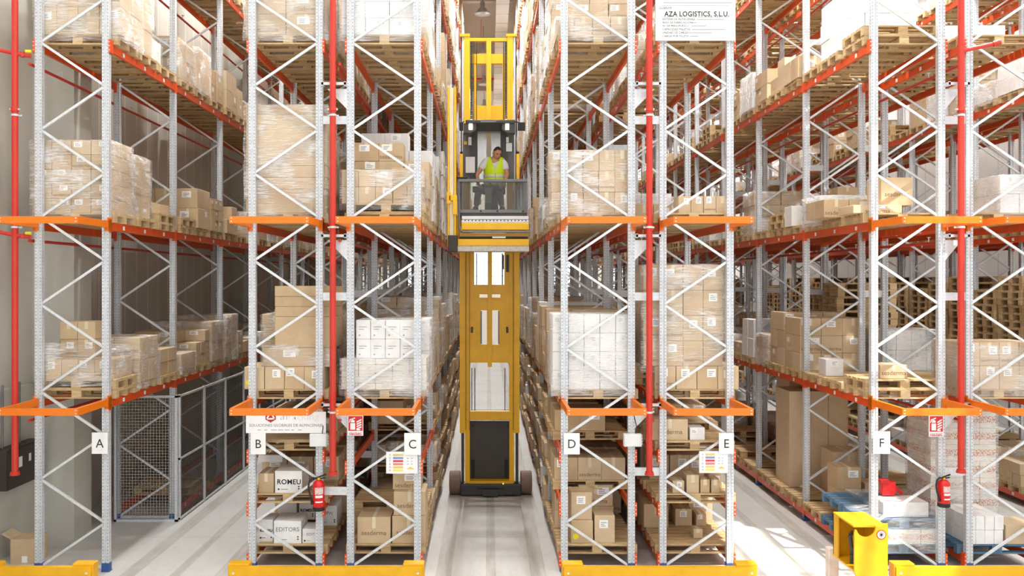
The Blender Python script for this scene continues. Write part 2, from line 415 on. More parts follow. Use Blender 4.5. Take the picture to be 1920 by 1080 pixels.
# beam: box section with end connectors, running along Y
def beam_mesh(side, stickers=False):
    b = MB(); x0, x1 = (-.05, 0) if side < 0 else (0, .05)
    b.box(x0+.004, x1-.004, .1, BAY, -.06, .06)
    s = side*.05
    for y in (.092, BAY+.0):                           # hooked end plates clasping the post
        ya, yb = (y, y+.012) if y < 1 else (y-.004, y+.004)
        b.box(min(s,0), max(s,0), ya, yb, -.1, .1)
    e = .056*side
    b.box(min(e,.05*side), max(e,.05*side), -.0, .10, -.1, .1)
    return b
BEAM = {s: beam_mesh(s).mesh('load_beam', M_ORANGE) for s in (-1, 1)}
lb = MB(); lb.box(-.0015,.0015,-.035,.035,-.03,.03); LOCLAB = lb.mesh('location_label', M_LABEL)
FRONTBEAM = 'connector'
racks = {}
BEAMREC = []                                           # (row, bay, side, level)
for r, x0 in RX.items():
    R = thing('pallet_rack', RACKLABEL[r], 'rack', (x0, Y0, 0), 0, 'rows of pallet racking'); racks[r] = R
    for f in range(NBAY+1):
        y = f*BAY
        vis = seen(x0+RW/2, Y0+y, 3) or seen(x0+RW/2, Y0+y, 9)
        if not vis: continue
        if f < 2:
            F = link('upright_frame', None, R, (0, y, 0))
            h = MB(); h.box(.09, RW-.09, .03, .06, .045, .085); h.build('cross_bar', M_GALV, F); h = MB(); h.box(.09, RW-.09, .03, .06, POST_H-.25, POST_H-.21); h.build('cross_bar', M_GALV, F)
            for i in range(len(brace_nodes(r))-1):
                b = MB(); brace_bars(b, r, i)
                zc = b.v[0][2]
                if zc < 9.2 + f*.8: b.build('brace', M_GALV, F)
        else:
            F = link('upright_frame', BRACES['B' if r in 'BDFH' else 'A'], R, (0, y, 0))
        for xx in (.05, RW-.05):
            link('upright_post', POST, F, (xx, 0, 0))
            if f < 8: link('foot_plate', FOOT, F, (xx, 0, 0))
    for b in range(NBAY):
        for L in LV[r]:
            if r == 'A' and L == .17 and b < 1: continue
            if r == 'C' and L == .9 and b == 0: continue
            ym = Y0 + b*BAY
            if not (seen(x0, ym, L, 60) or seen(x0+RW, ym+BAY, L, 60)): continue
            for side in (-1, 1): BEAMREC.append((r, b, side, L))
# beams are linked after the sight test (04): the best seen as parts, the others as one part per rack
# end guards in front of the racks, bolted to the last posts
GY = 12.26 - Y0
def guard(R, z):
    for side, x in ((-1, .0), (1, RW)):
        b = MB(); xa, xb = (x, x+.05) if side < 0 else (x-.05, x)
        b.box(xa, xb, GY, .0, z-.05, z+.05); b.box(xa-.006, xb+.006, -.012, -.002, z-.1, z+.06)
        xo = x-.006 if side < 0 else x
        b.box(xo, xo+.006, -.05, .1, z-.1, z+.1)
        b.build('guard_arm', M_GUARD, R)
    b = MB(); b.box(0, RW, GY-.05, GY, z-.048, z+.048); o = b.build('guard_rail', M_GUARD, R)
    s = MB()
    for x in (.03, RW-.03):
        for dz in (-.022, .022): s.ring((x, GY-.056, z+dz), (x, GY-.048, z+dz), .009, n=8)
    s.build('bolt_stud', M_GALV, R)
for r in 'ABCDEFG':
    for L in (2.5, 5.15): guard(racks[r], L + .025)
    if r != 'G' or True:
        for L in LV[r]:                                # connector plates on the very end posts
            if L > 9 or (r == 'A' and L == .17) or (r == 'C' and L == .9) or L in (2.5, 5.15): continue
            for side in (-1, 1):
                b = MB(); x = -.03 if side < 0 else RW
                b.box(x, x+.03, -.008, .1, L-.1, L+.1)
                for i in range(3): b.ring((x+.015, -.014, L-.06+.06*i), (x+.015, -.008, L-.06+.06*i), .009, n=8, m=1)
                b.build('beam_connector', [M_ORANGE, M_GALV], racks[r])
# spacers tying the back-to-back racks, gusset plates and bracket plates
for a, bz in (('B', (1.2, 4.1, 6.73, 9.4)), ('D', (1.49, 4.1, 6.73, 9.4)), ('F', (1.49, 4.1, 6.73, 9.4)), ('H', (4.1, 6.73))):
    nx = {'B':'C','D':'E','F':'G','H':'I'}[a]; gap = RX[nx]-RX[a]-RW
    for f in range(0, 9):
        for z in bz:
            if not seen(RX[a]+RW, Y0+f*BAY, z, 20): continue
            m = MB(); m.box(RW+.001, RW+gap-.001, f*BAY+.02, f*BAY+.05, z-.06, z+.06); m.build('row_spacer', M_GALV, racks[a])
    for z in (2.5, 5.0, 7.25):
        m = MB(); m.box(RW+.001, RW+gap-.001, -.10, -.07, z-.02, z+.02); m.box(RW, RW+.03, -.1, 0, z-.03, z+.03); m.box(RW+gap-.03, RW+gap-.001, -.1, 0, z-.03, z+.03)
        n0 = len(m.v); d = -1 if a == 'B' else 1
        xa = RW+gap-.001 if a == 'B' else RW
        m.prism([(0,0),(1,0),(1,1)], 0, 0.01) if False else None
        k = len(m.v); t = .012
        for yy in (.0, t): m.v += [(xa, yy, z-.06), (xa + d*(gap*.8), yy, z-.06), (xa, yy, z-.36)]
        m.f += [(k,k+1,k+2), (k+5,k+4,k+3), (k,k+3,k+4,k+1), (k+1,k+4,k+5,k+2), (k+2,k+5,k+3,k)]; m.uv += [(0,0)]*18; m.mi += [0]*5
        m.build('gusset_bracket', M_GALV, racks[a])
# ------------------------------------------------------------------ pallets, boxes and film: first as records
PAL, BOX, WRAP = [], [], []
PH = .144
def ytop(slot_i): return Y0 + .13 + (slot_i//3)*BAY + (slot_i % 3)*.9          # front face of a pallet position
def add_pal(r, s, L, z, dx=0, dy=0, rot=0, mat='wood', x=None, k=0):
    xc = RX[r]+RW/2 if x is None else x
    PAL.append(dict(x=xc+dx, y=ytop(s)+.4+dy, z=z, rot=rot, row=r, slot=s, L=L, mat=mat, k=k)); return z+PH
def add_box(r, s, L, cx, cy, z0, dx, dy, dz, rot=0, cls='tan', **kw):
    BOX.append(dict(cx=cx, cy=cy, z=z0, dx=dx, dy=dy, dz=dz, rot=rot, cls=cls, row=r, slot=s, L=L, **kw))
def add_wrap(r, s, L, x0, x1, y0, y1, z0, z1, heavy=0, sag=0): WRAP.append(dict(x0=x0, x1=x1, y0=y0, y1=y1, z0=z0, z1=z1, row=r, slot=s, L=L, heavy=heavy, sag=sag))
def grid(r, s, L, x0, x1, y0, y1, z0, z1, nx, ny, nz, cls='tan', jit=.006, miss=0, **kw):
    dx, dy, dz = (x1-x0)/nx, (y1-y0)/ny, (z1-z0)/nz
    for k in range(nz):
        for j in range(ny):
            for i in range(nx):
                if 0 < i < nx-1 and 0 < j < ny-1 and k < nz-1: continue
                if k == nz-1 and rng.random() < miss: continue
                g = rng.uniform(.003, .009)
                add_box(r, s, L, x0+dx*(i+.5)+rng.uniform(-jit, jit), y0+dy*(j+.5)+rng.uniform(-jit, jit), z0+dz*k, dx-g, dy-g, dz-.003, rng.uniform(-.008, .008), cls, **kw)

# ---- pallet places whose goods can be told apart in the photograph: pixel boxes read at the front face of the place
def pb(r, s, L, px0, px1, py0, py1, nx=1, nz=1, ny=1, depth=.8, back=0, cls='tan', zbase=None, **kw):
    y = ytop(s) + back
    x0, x1, z1, z0 = wx(px0, y), wx(px1, y), wz(py0, y), wz(py1, y)
    if zbase is not None: z1 += zbase-z0; z0 = zbase
    grid(r, s, L, x0, x1, y, y+depth, z0, z1, nx, ny, nz, cls, .003, **kw)
    return x0, x1, y, y+depth, z0, z1
SPEC = set()
def place(r, s, L, n=1, **kw):
    SPEC.add((r, s, L)); z = L+.06
    for k in range(n): z = add_pal(r, s, L, z, rng.uniform(-.02,.02), rng.uniform(-.01,.02), rng.uniform(-.02,.02), k=k, **kw)
    return z
def wrap(r, s, L, b, heavy=0, sag=0, top=None): add_wrap(r, s, L, b[0], b[1], b[2], b[3], b[4]-.1, top or b[5], heavy, sag)
# rack A
z = place('A',0,2.5,2); b = pb('A',0,2.5,84,208,667,705,4,1,2,zbase=z); wrap('A',0,2.5,b,0,.25,b[5]+.25)
pb('A',0,2.5,112,178,600,667,2,2,1,.4,.4,zbase=b[5])
z = place('A',1,2.5); b = pb('A',1,2.5,117,262,616,700,3,2,2,zbase=z, text='sesderma'); wrap('A',1,2.5,b)
z = place('A',2,2.5); b = pb('A',2,2.5,165,300,640,690,4,2,2,zbase=z)
z = place('A',0,5.15); b = pb('A',0,5.15,60,207,265,402,4,5,2,zbase=z); wrap('A',0,5.15,b)
z = place('A',1,5.15); b = pb('A',1,5.15,116,246,281,400,4,5,2,zbase=z); wrap('A',1,5.15,b)
z = place('A',2,5.15,2); b = pb('A',2,5.15,164,285,380,400,3,1,2,zbase=z)
z = place('A',0,7.83); b = pb('A',0,7.83,66,226,-90,68,4,3,2,zbase=z); wrap('A',0,7.83,b)
z = place('A',1,7.83); b = pb('A',1,7.83,117,250,-120,100,3,4,2,zbase=z); wrap('A',1,7.83,b)
z = place('A',2,7.83); b = pb('A',2,7.83,165,270,60,120,3,1,2,zbase=z, cls='white'); wrap('A',2,7.83,b,1,.1)
# rack B
z = place('B',0,7.83); b = pb('B',0,7.83,460,612,-95,62,2,4,1,zbase=z); wrap('B',0,7.83,b,1)
z = place('B',0,5.15); b0 = None
for h, c in ((45,'tan'),(22,'tan'),(22,'tan'),(96,'tan'),(18,'tan')):
    bb = pb('B',0,5.15,461,612,0,h,1,1,1,.82,zbase=z, bare=1); z = bb[5]; b0 = b0 or bb
add_wrap('B',0,5.15,b0[0],b0[1],b0[2],b0[3],b0[4]-.1,z,0)
z = place('B',1,5.15); b = pb('B',1,5.15,489,620,240,405,1,4,1,zbase=z, bare=1); wrap('B',1,5.15,b)
z = place('B',2,5.15); b = pb('B',2,5.15,515,630,330,405,3,2,2,zbase=z); wrap('B',2,5.15,b)
z = place('B',0,2.5); n0 = len(BOX); b = pb('B',0,2.5,458,608,690,732,4,1,2,zbase=z, sticker=1); BOX[n0].update(dot=1, sticker=0, bare=1)
b2 = pb('B',0,2.5,493,620,655,690,1,1,1,.7,.05,zbase=b[5]); add_wrap('B',0,2.5,b2[0],b2[1],b2[2],b2[3],b2[4],b2[5]+.03,0)
z = b2[5]
for h in (58,19,19,20): bb = pb('B',0,2.5,515,628,0,h,1,1,1,.7,.1,zbase=z, bare=1); z = bb[5]
z = place('B',0,.17); b = pb('B',0,.17,513,565,975,1018,1,1,1,.5,.03,zbase=z,cls='white',text='EDITORS'); pb('B',0,.17,566,598,991,1018,1,1,1,.4,.05,zbase=z,cls='white',text='ED17')
pb('B',0,.17,464,485,997,1018,1,1,1,.4,.05,zbase=z,cls='white'); pb('B',0,.17,485,512,976,1018,1,1,1,.4,.12,zbase=z,cls='white',text='ROMEU')
z = place('B',1,.17); pb('B',1,.17,560,590,950,985,1,1,1,.4,.1,zbase=z+.1,cls='white',text='ROMEU'); pb('B',1,.17,596,632,952,990,1,1,1,.5,.1,zbase=z,cls='white',text='IMPVV'); pb('B',1,.17,520,556,955,1000,1,1,1,.5,.1,zbase=z,cls='white')
z = place('B',0,.93); pb('B',0,.93,515,567,892,934,1,1,1,.5,.03,zbase=z,cls='white',text='ROMEU'); pb('B',0,.93,484,514,897,934,1,1,1,.5,.04,zbase=z); pb('B',0,.93,484,530,886,900,1,1,1,.2,.56,zbase=z+.36,cls='white')
z = place('B',0,1.72); pb('B',0,1.72,470,600,826,829,1,1,1,.75,.02,zbase=z,bare=1)
# rack C
z = place('C',0,7.83); b = pb('C',0,7.83,640,775,-70,56,3,4,2,zbase=z,cls='white'); wrap('C',0,7.83,b,1)
z = place('C',0,5.15,2); b = pb('C',0,5.15,640,736,313,376,3,2,2,zbase=z); pb('C',0,5.15,737,790,342,376,2,1,2,zbase=z)
b2 = pb('C',0,5.15,733,795,306,342,1,1,1,.5,.2,zbase=z+.27, bare=1); wrap('C',0,5.15,(b[0],b2[1],b[2],b[3],b[4],b[5]),0)
z = place('C',0,2.5); b = pb('C',0,2.5,640,800,675,733,5,5,2,zbase=z,cls='pack')
b2 = pb('C',0,2.5,667,778,603,675,4,2,2,.8,.02,zbase=b[5],cls='white',text='plainmark'); wrap('C',0,2.5,(b[0],b[1],b[2],b[3],b[4],b[5]),0)
z = place('C',1,2.5); b = pb('C',1,2.5,708,806,586,705,4,4,2,zbase=z,cls='white'); wrap('C',1,2.5,b,0)
z = place('C',0,.17); b = pb('C',0,.17,670,733,972,1022,1,1,1,.6,.03,zbase=z,text='sesderma'); b = pb('C',0,.17,735,798,970,1022,1,1,1,.6,.03,zbase=z,text='sesderma')
pb('C',0,.17,738,798,925,970,1,1,1,.55,.06,zbase=b[5],text='sesderma'); pb('C',0,.17,736,790,893,925,1,1,1,.4,.2,zbase=b[5]+.36)
place('C',1,.17,4)
SPEC |= {('C',0,1.55),('C',1,1.55),('C',2,1.55),('C',0,.90),('C',1,.90),('C',2,.90),('A',0,.17),('A',1,.17),('A',2,.17)}
# rack D
z = place('D',0,7.83); b = pb('D',0,7.83,1044,1178,28,62,4,1,2,zbase=z); wrap('D',0,7.83,b,1,.1)
z = place('D',0,5.15); b = pb('D',0,5.15,1034,1182,275,393,5,3,2,zbase=z); wrap('D',0,5.15,b,0)
z = place('D',0,2.5); b = pb('D',0,2.5,1036,1184,592,733,5,4,2,zbase=z,cls='white'); wrap('D',0,2.5,b,1)
z = place('D',0,.17); b = pb('D',0,.17,1070,1112,984,1027,1,1,1,.4,.05,zbase=z,dot=1); b2 = pb('D',0,.17,1114,1153,975,1027,1,1,1,.45,.06,zbase=z,sticker=1)
pb('D',0,.17,1070,1110,932,984,1,1,1,.38,.08,zbase=b[5],sticker=1)
z = place('D',1,.17); b = pb('D',1,.17,1085,1150,905,985,1,2,1,.5,0,zbase=z); pb('D',1,.17,1040,1080,920,985,1,2,1,.6,0,zbase=z)
z = place('D',2,.17); b = pb('D',2,.17,1040,1165,890,960,3,2,2,zbase=z)
for s in (0,): SPEC.add(('D',s,.93)); SPEC.add(('D',s,1.72))
for s in (1,2):
    z = place('D',s,.93); grid('D',s,.93,RX['D']-.03,RX['D']+RW+.02,ytop(s)+.02,ytop(s)+.75,z,z+.36,3,2,1)
    z = place('D',s,1.72); grid('D',s,1.72,RX['D']-.02,RX['D']+RW-.3,ytop(s)+.02,ytop(s)+.7,z,z+.34,2,1,1)
    z = place('E',s,.93); grid('E',s,.93,RX['E']+.05,RX['E']+RW-.1,ytop(s)+.05,ytop(s)+.7,z,z+.3+.1*s,3,2,1)
# rack E
z = place('E',0,7.83,2)
z = place('E',0,5.15); b = pb('E',0,5.15,1272,1366,364,397,4,1,1,.35,.1,zbase=z)
z = place('E',0,2.5); b = pb('E',0,2.5,1228,1385,690,733,4,1,2,zbase=z,sticker=1)
b2 = pb('E',0,2.5,1206,1356,500,690,4,4,2,.75,.04,zbase=b[5]); wrap('E',0,2.5,b2,0); pb('E',0,2.5,1300,1362,648,690,1,1,1,.05,-.02,zbase=b[5],text='sesderma',bare=1) if False else None
z = place('E',0,1.72); pb('E',0,1.72,1222,1290,786,826,1,1,1,.5,.05,zbase=z,text='sesderma'); pb('E',0,1.72,1293,1322,802,826,1,1,1,.3,.08,zbase=z,cls='white',sticker=1)
z = place('E',0,.93)
for a, c, t in ((1261,1284,917),(1287,1311,906),(1313,1331,914),(1333,1349,914)): pb('E',0,.93,a,c,t,940,1,1,1,.3,.04,zbase=z,tape=1)
pb('E',0,.93,1328,1354,892,918,1,1,1,.3,.42,zbase=z,sticker=1)
z = place('E',0,.17); pb('E',0,.17,1300,1318,985,1003,1,1,1,.2,.3,zbase=z,tape=1); pb('E',1,.17,1266,1298,940,972,1,1,1,.4,.1,zbase=.17+.06+PH,sticker=1); pb('E',1,.17,1305,1325,950,972,1,1,1,.3,.1,zbase=.17+.06+PH)
# rack F
z = place('F',0,7.83,2)
z = place('F',0,5.15); b = pb('F',0,5.15,1600,1692,388,404,1,1,1,.6,.05,zbase=z,sticker=2); pb('F',0,5.15,1652,1712,338,391,1,1,1,.5,.2,zbase=b[5],text='sesderma',sticker=1)
z = place('F',1,5.15); pb('F',1,5.15,1545,1640,370,404,2,1,2,zbase=z)
z = place('F',0,2.5,2); pb('F',0,2.5,1650,1702,690,716,1,1,1,.4,.15,zbase=z,text='sesderma')
z = place('F',1,2.5); pb('F',1,2.5,1640,1700,715,722,1,1,1,.7,.05,zbase=z,cls='white',bare=1)
z = place('F',2,2.5); pb('F',2,2.5,1548,1582,668,700,1,1,1,.35,.05,zbase=z,cls='white',sticker=1)
z = place('F',3,2.5); b = pb('F',3,2.5,1500,1620,602,700,3,3,2,zbase=z)
z = place('F',4,2.5); b = pb('F',4,2.5,1470,1580,590,690,3,3,2,zbase=z)
z = place('F',5,2.5); b = pb('F',5,2.5,1440,1500,630,680,2,2,2,zbase=z); wrap('F',5,2.5,b,1)
z = place('G',1,2.5); z = place('G',2,2.5)
z = place('G',3,2.5); b = pb('G',3,2.5,1652,1766,624,700,4,2,2,zbase=z,cls='white'); wrap('G',3,2.5,b,1)
for s in (0, 1):
    z = place('F',s,.17,1,mat='blue'); b = pb('F',s,.17,1628,1760,0,28,4,1,2,zbase=z,cls='orangeprint')
    add_pal('F',s,.17,b[5],k=1,mat='blue'); add_wrap('F',s,.17,b[0]-.02,b[1]+.02,b[2]-.02,b[3]+.02,b[4]-.12,b[5]+.175,1)
pb('F',0,.17,1656,1742,917,945,1,1,1,.45,.1,zbase=.17+.06+2*PH+.235,cls='white',sticker=1)
z = place('F',2,.17); pb('F',2,.17,1570,1615,855,938,1,2,1,.45,.1,zbase=z); pb('F',2,.17,1622,1668,880,930,1,1,1,.4,.2,zbase=z)
z = place('F',3,.17); pb('F',3,.17,1562,1622,835,920,1,2,1,.6,.1,zbase=z)
for s in (4,5):
    z = place('F',s,.17); b = pb('F',s,.17,1480+s*0,1590,0,180,3,1,1,zbase=z,bare=1)
for s in (6,7,8): z = place('F',s,.17,2 if s == 7 else 1)
z = place('A',4,.17)
z = place('E',1,5.15); z = place('E',2,5.15); z = place('E',3,5.15); pb('E',3,5.15,1190,1260,380,420,2,1,1,.4,.1,zbase=z)
z = place('E',4,5.15)
z = place('G',1,5.15); z = place('G',2,5.15); z = place('G',3,5.15)
# rack G behind it
z = place('G',0,.17,1,mat='blue'); b = pb('G',0,.17,1812,1882,955,1008,4,2,2,.75,zbase=z,cls='white'); pb('G',0,.17,1886,1945,972,1008,1,1,1,.5,zbase=z,bare=1)
z = place('G',1,.17,1,mat='blue'); b = pb('G',1,.17,1745,1868,742,960,4,7,2,zbase=z,cls='orangeprint'); wrap('G',1,.17,b,0)
z = place('G',0,2.5); b = pb('G',0,2.5,1800,1948,650,738,4,2,2,zbase=z,sticker=1); wrap('G',0,2.5,b,1,.2)
z = place('G',0,5.15); b = pb('G',0,5.15,1875,1948,330,402,2,2,2,zbase=z,cls='white'); wrap('G',0,5.15,b,1)
z = place('G',0,7.83,1)

# ---- everything further in, filled the way the rows look
DENS = dict(A=.93, B=.93, C=.93, D=.86, E=.5, F=.42, G=.45, H=.5, I=.5)
WHITE = dict(A=.06, B=.1, C=.3, D=.25, E=.25, F=.3, G=.4, H=.5, I=.4)
SIZES = [(.4,.4,.30),(.6,.4,.40),(.3,.4,.25),(.4,.27,.22),(.4,.4,.38),(.6,.4,.3)]
def generic(r, s, L):
    y = ytop(s); xc = RX[r]+RW/2; b = s//3
    k = LV[r].index(L); gap = (LV[r][k+1] if k+1 < len(LV[r]) else L+2.6) - L - .12 - PH - .1
    if not (seen(RX[r]-.1, y+.4, L+.3, 90) or seen(RX[r]+RW+.1, y+.4, L+.3, 90)): return
    if rng.random() > .985: return
    z = L+.06; t = rng.random()
    if r == 'H' and L == 2.5 and b < 7 or (r in 'HIG' and L == 2.5 and t < .25):
        for q in range(rng.randint(11,13)): z = add_pal(r, s, L, z, rng.uniform(-.015,.015), rng.uniform(-.01,.01), rng.uniform(-.02,.02), k=q)
        return
    z = add_pal(r, s, L, z, rng.uniform(-.03,.03), rng.uniform(-.02,.02), rng.uniform(-.03,.03))
    if t > DENS[r]:
        for q in range(rng.choice((0,0,1,2))): z = add_pal(r, s, L, z, rng.uniform(-.02,.02), rng.uniform(-.02,.02), rng.uniform(-.03,.03), k=q+1)
        return
    cls = 'white' if rng.random() < WHITE[r]*(.2 if gap < 1 else 1) else 'tan'
    w, d, h = rng.choice(SIZES)
    if b > 5: w, d, h = .6, .4, rng.choice((.3,.4))
    if b > 9: w, d, h = .6, .8, .45
    full = rng.random()
    FR = {'A': (.2,.45), 'E': (.14,.42), 'F': (.14,.45), 'G': (.15,.5), 'H': (.15,.5), 'I': (.15,.5)}.get(r, (.3,.62) if L == 2.5 else (.28,.8))
    if r == 'D' and L == 5.15: FR = (.15,.45)
    H = rng.uniform(*FR)*gap
    if gap < 1: H = rng.uniform(.5, .98)*gap
    nz = max(1, int(H/h)); W = 1.2+rng.choice((-.06,0,.02,.04))
    nx, ny = max(2, round(W/w)), max(1, round(.8/d))
    if gap < 1: nx = max(2, nx); nz = max(1, min(nz, 2)); h = min(h, gap/nz)
    hh = nz*h
    grid(r, s, L, xc-W/2, xc+W/2, y, y+.8, z, z+hh, nx, ny, nz, cls, .012, .35 if rng.random() < .5 else 0)
    if rng.random() < (.55 if gap > 1 else .12) and b < 9: add_wrap(r, s, L, xc-W/2, xc+W/2, y, y+.8, z-.08, z+hh, 1 if cls == 'white' or rng.random() < .15 else 0, rng.choice((0,0,.15)))
for r in RX:
    for s in range(NBAY*3):
        for L in LV[r]:
            if (r, s, L) in SPEC: continue
            if r == 'A' and L == .17: continue
            generic(r, s, L)

# ---- what the photograph's camera can see of each of them
def box_quads(V, F, O, i, x0, x1, y0, y1, z0, z1):
    k = len(V); V += [(x0,y0,z0),(x1,y0,z0),(x1,y1,z0),(x0,y1,z0),(x0,y0,z1),(x1,y0,z1),(x1,y1,z1),(x0,y1,z1)]
    for q in ((0,1,5,4),(1,2,6,5),(2,3,7,6),(3,0,4,7),(4,5,6,7),(3,2,1,0)): F.append(tuple(k+a for a in q)); O.append(i)
V, F, O = [], [], []
for i, b in enumerate(BOX): box_quads(V, F, O, ('b', i), b['cx']-b['dx']/2, b['cx']+b['dx']/2, b['cy']-b['dy']/2, b['cy']+b['dy']/2, b['z'], b['z']+b['dz'])
for i, p in enumerate(PAL):
    box_quads(V, F, O, ('p', i), p['x']-.6, p['x']+.6, p['y']-.4, p['y']+.4, p['z']+.1, p['z']+PH)
    for d in (-.34, 0, .34): box_quads(V, F, O, ('p', i), p['x']-.6, p['x']+.6, p['y']+d-.06, p['y']+d+.06, p['z'], p['z']+.1)
for i, (r, b, side, L) in enumerate(BEAMREC):
    x = RX[r] + (0 if side < 0 else RW-.05); box_quads(V, F, O, ('e', i), x, x+.05, Y0+b*BAY, Y0+(b+1)*BAY, L-.06, L+.06)
for r, x0 in RX.items():
    for f in range(NBAY+1):
        for xx in (0, RW-.1): box_quads(V, F, O, ('u', 0), x0+xx, x0+xx+.1, Y0+f*BAY, Y0+f*BAY+.09, 0, POST_H)
box_quads(V, F, O, ('u', 0), -.5, .62, 17.0, 18.6, 0, 9.4); box_quads(V, F, O, ('u', 0), -.6, .8, 16.3, 17.3, 4.7, 7.3)
BVH = BVHTree.FromPolygons([Vector(v) for v in V], F)
HITS = {}
org = Vector((0, 0, CAM_H)); NXR, NYR = 800, 450
for j in range(NYR):
    for i in range(NXR):
        px, py = (i+.5)*1920/NXR, (j+.5)*1080/NYR
        h = BVH.ray_cast(org, Vector((px-VPX, FOC, -(py-VPY))).normalized())
        if h[2] is not None: k = O[h[2]]; HITS[k] = HITS.get(k, 0)+1
del V, F, O, BVH
byload = {}
for i, b in enumerate(BOX): byload.setdefault((b['row'], b['slot'], b['L']), []).append(i)
WH = [sum(HITS.get(('b', j), 0) for j in byload.get((w['row'], w['slot'], w['L']), ())) for w in WRAP]
# ------------------------------------------------------------------ building the goods
from mathutils import noise as MN
NMAX = 300
def clusters(vals, tol):
    out = []
    for v in sorted(vals):
        if not out or v - out[-1][-1] > tol: out.append([v])
        else: out[-1].append(v)
    return [c[0] for c in out]
def rank(v, cl, tol):
    k = 0
    for i, c in enumerate(cl):
        if v >= c - 1e-6: k = i
    return k
NOUN = dict(tan='tan box', white='white carton', pack='white shrink pack', orangeprint='orange-printed carton')
BLAB = {}
for (r, s, L), ids in byload.items():
    zc = clusters([BOX[i]['z'] for i in ids], .03)
    lay = {}
    for i in ids: lay.setdefault(rank(BOX[i]['z'], zc, 0), []).append(i)
    for k, li in lay.items():
        yc = clusters([BOX[i]['cy']-BOX[i]['dy']/2 for i in li], .06)
        rows = {}
        for i in li: rows.setdefault(rank(BOX[i]['cy']-BOX[i]['dy']/2, yc, 0), []).append(i)
        for q, ri in rows.items():
            ri.sort(key=lambda i: BOX[i]['cx'])
            for n, i in enumerate(ri):
                w = [NOUN[BOX[i]['cls']]]
                if len(rows) > 1: w.append('front row' if q == 0 else f'{nth(q)} row')
                if len(ri) > 1: w.append(f'{nth(n)} across')
                if len(lay) > 1: w.append(f'{nth(k)} layer')
                BLAB[i] = ', '.join(w + [f'{nth(s)} pallet', shelfname(r, L), ROWNAME[r]])
CLSMAT = dict(tan=M_CARD, white=M_WCART, pack=M_PACK)
M = Mat('orange_printed_carton'); uv = M.xyz(M.tc('UV')); nz = M.xyz(M.geo('Normal'))[2]
t = M.op('MULTIPLY', M.inside(uv[1], .3, .72), M.op('GREATER_THAN', M.noise(M.tc('UV'), 9, 1, .5, (2,1,1)), .52))
M_ORC = M.done(M.mix(M.op('MULTIPLY', t, M.op('LESS_THAN', M.op('ABSOLUTE', nz), .5)), srgb(238,232,224), srgb(196,120,84)), .6)
CLSMAT['orangeprint'] = M_ORC
BARE = dict(tan=M_CARDP, white=M_WCARTP, pack=M_PACK, orangeprint=M_ORC)
BNAME = dict(tan='cardboard_box', white='white_carton', pack='shrink_pack', orangeprint='printed_carton')
order = sorted([i for i in range(len(BOX)) if HITS.get(('b', i), 0) > 0], key=lambda i: -HITS[('b', i)])
CAP = dict(tan=NMAX, white=210, pack=60, orangeprint=80); cnt = dict.fromkeys(CAP, 0); chosen = []
for i in order:
    c = BOX[i]['cls']
    if cnt[c] < CAP[c]: cnt[c] += 1; chosen.append(i)
chosen_set = set(chosen)
TXT = {}
def sticker_mesh(w, h):
    m = MB(); m.box(-w/2, w/2, -.001, .001, 0, h); return m
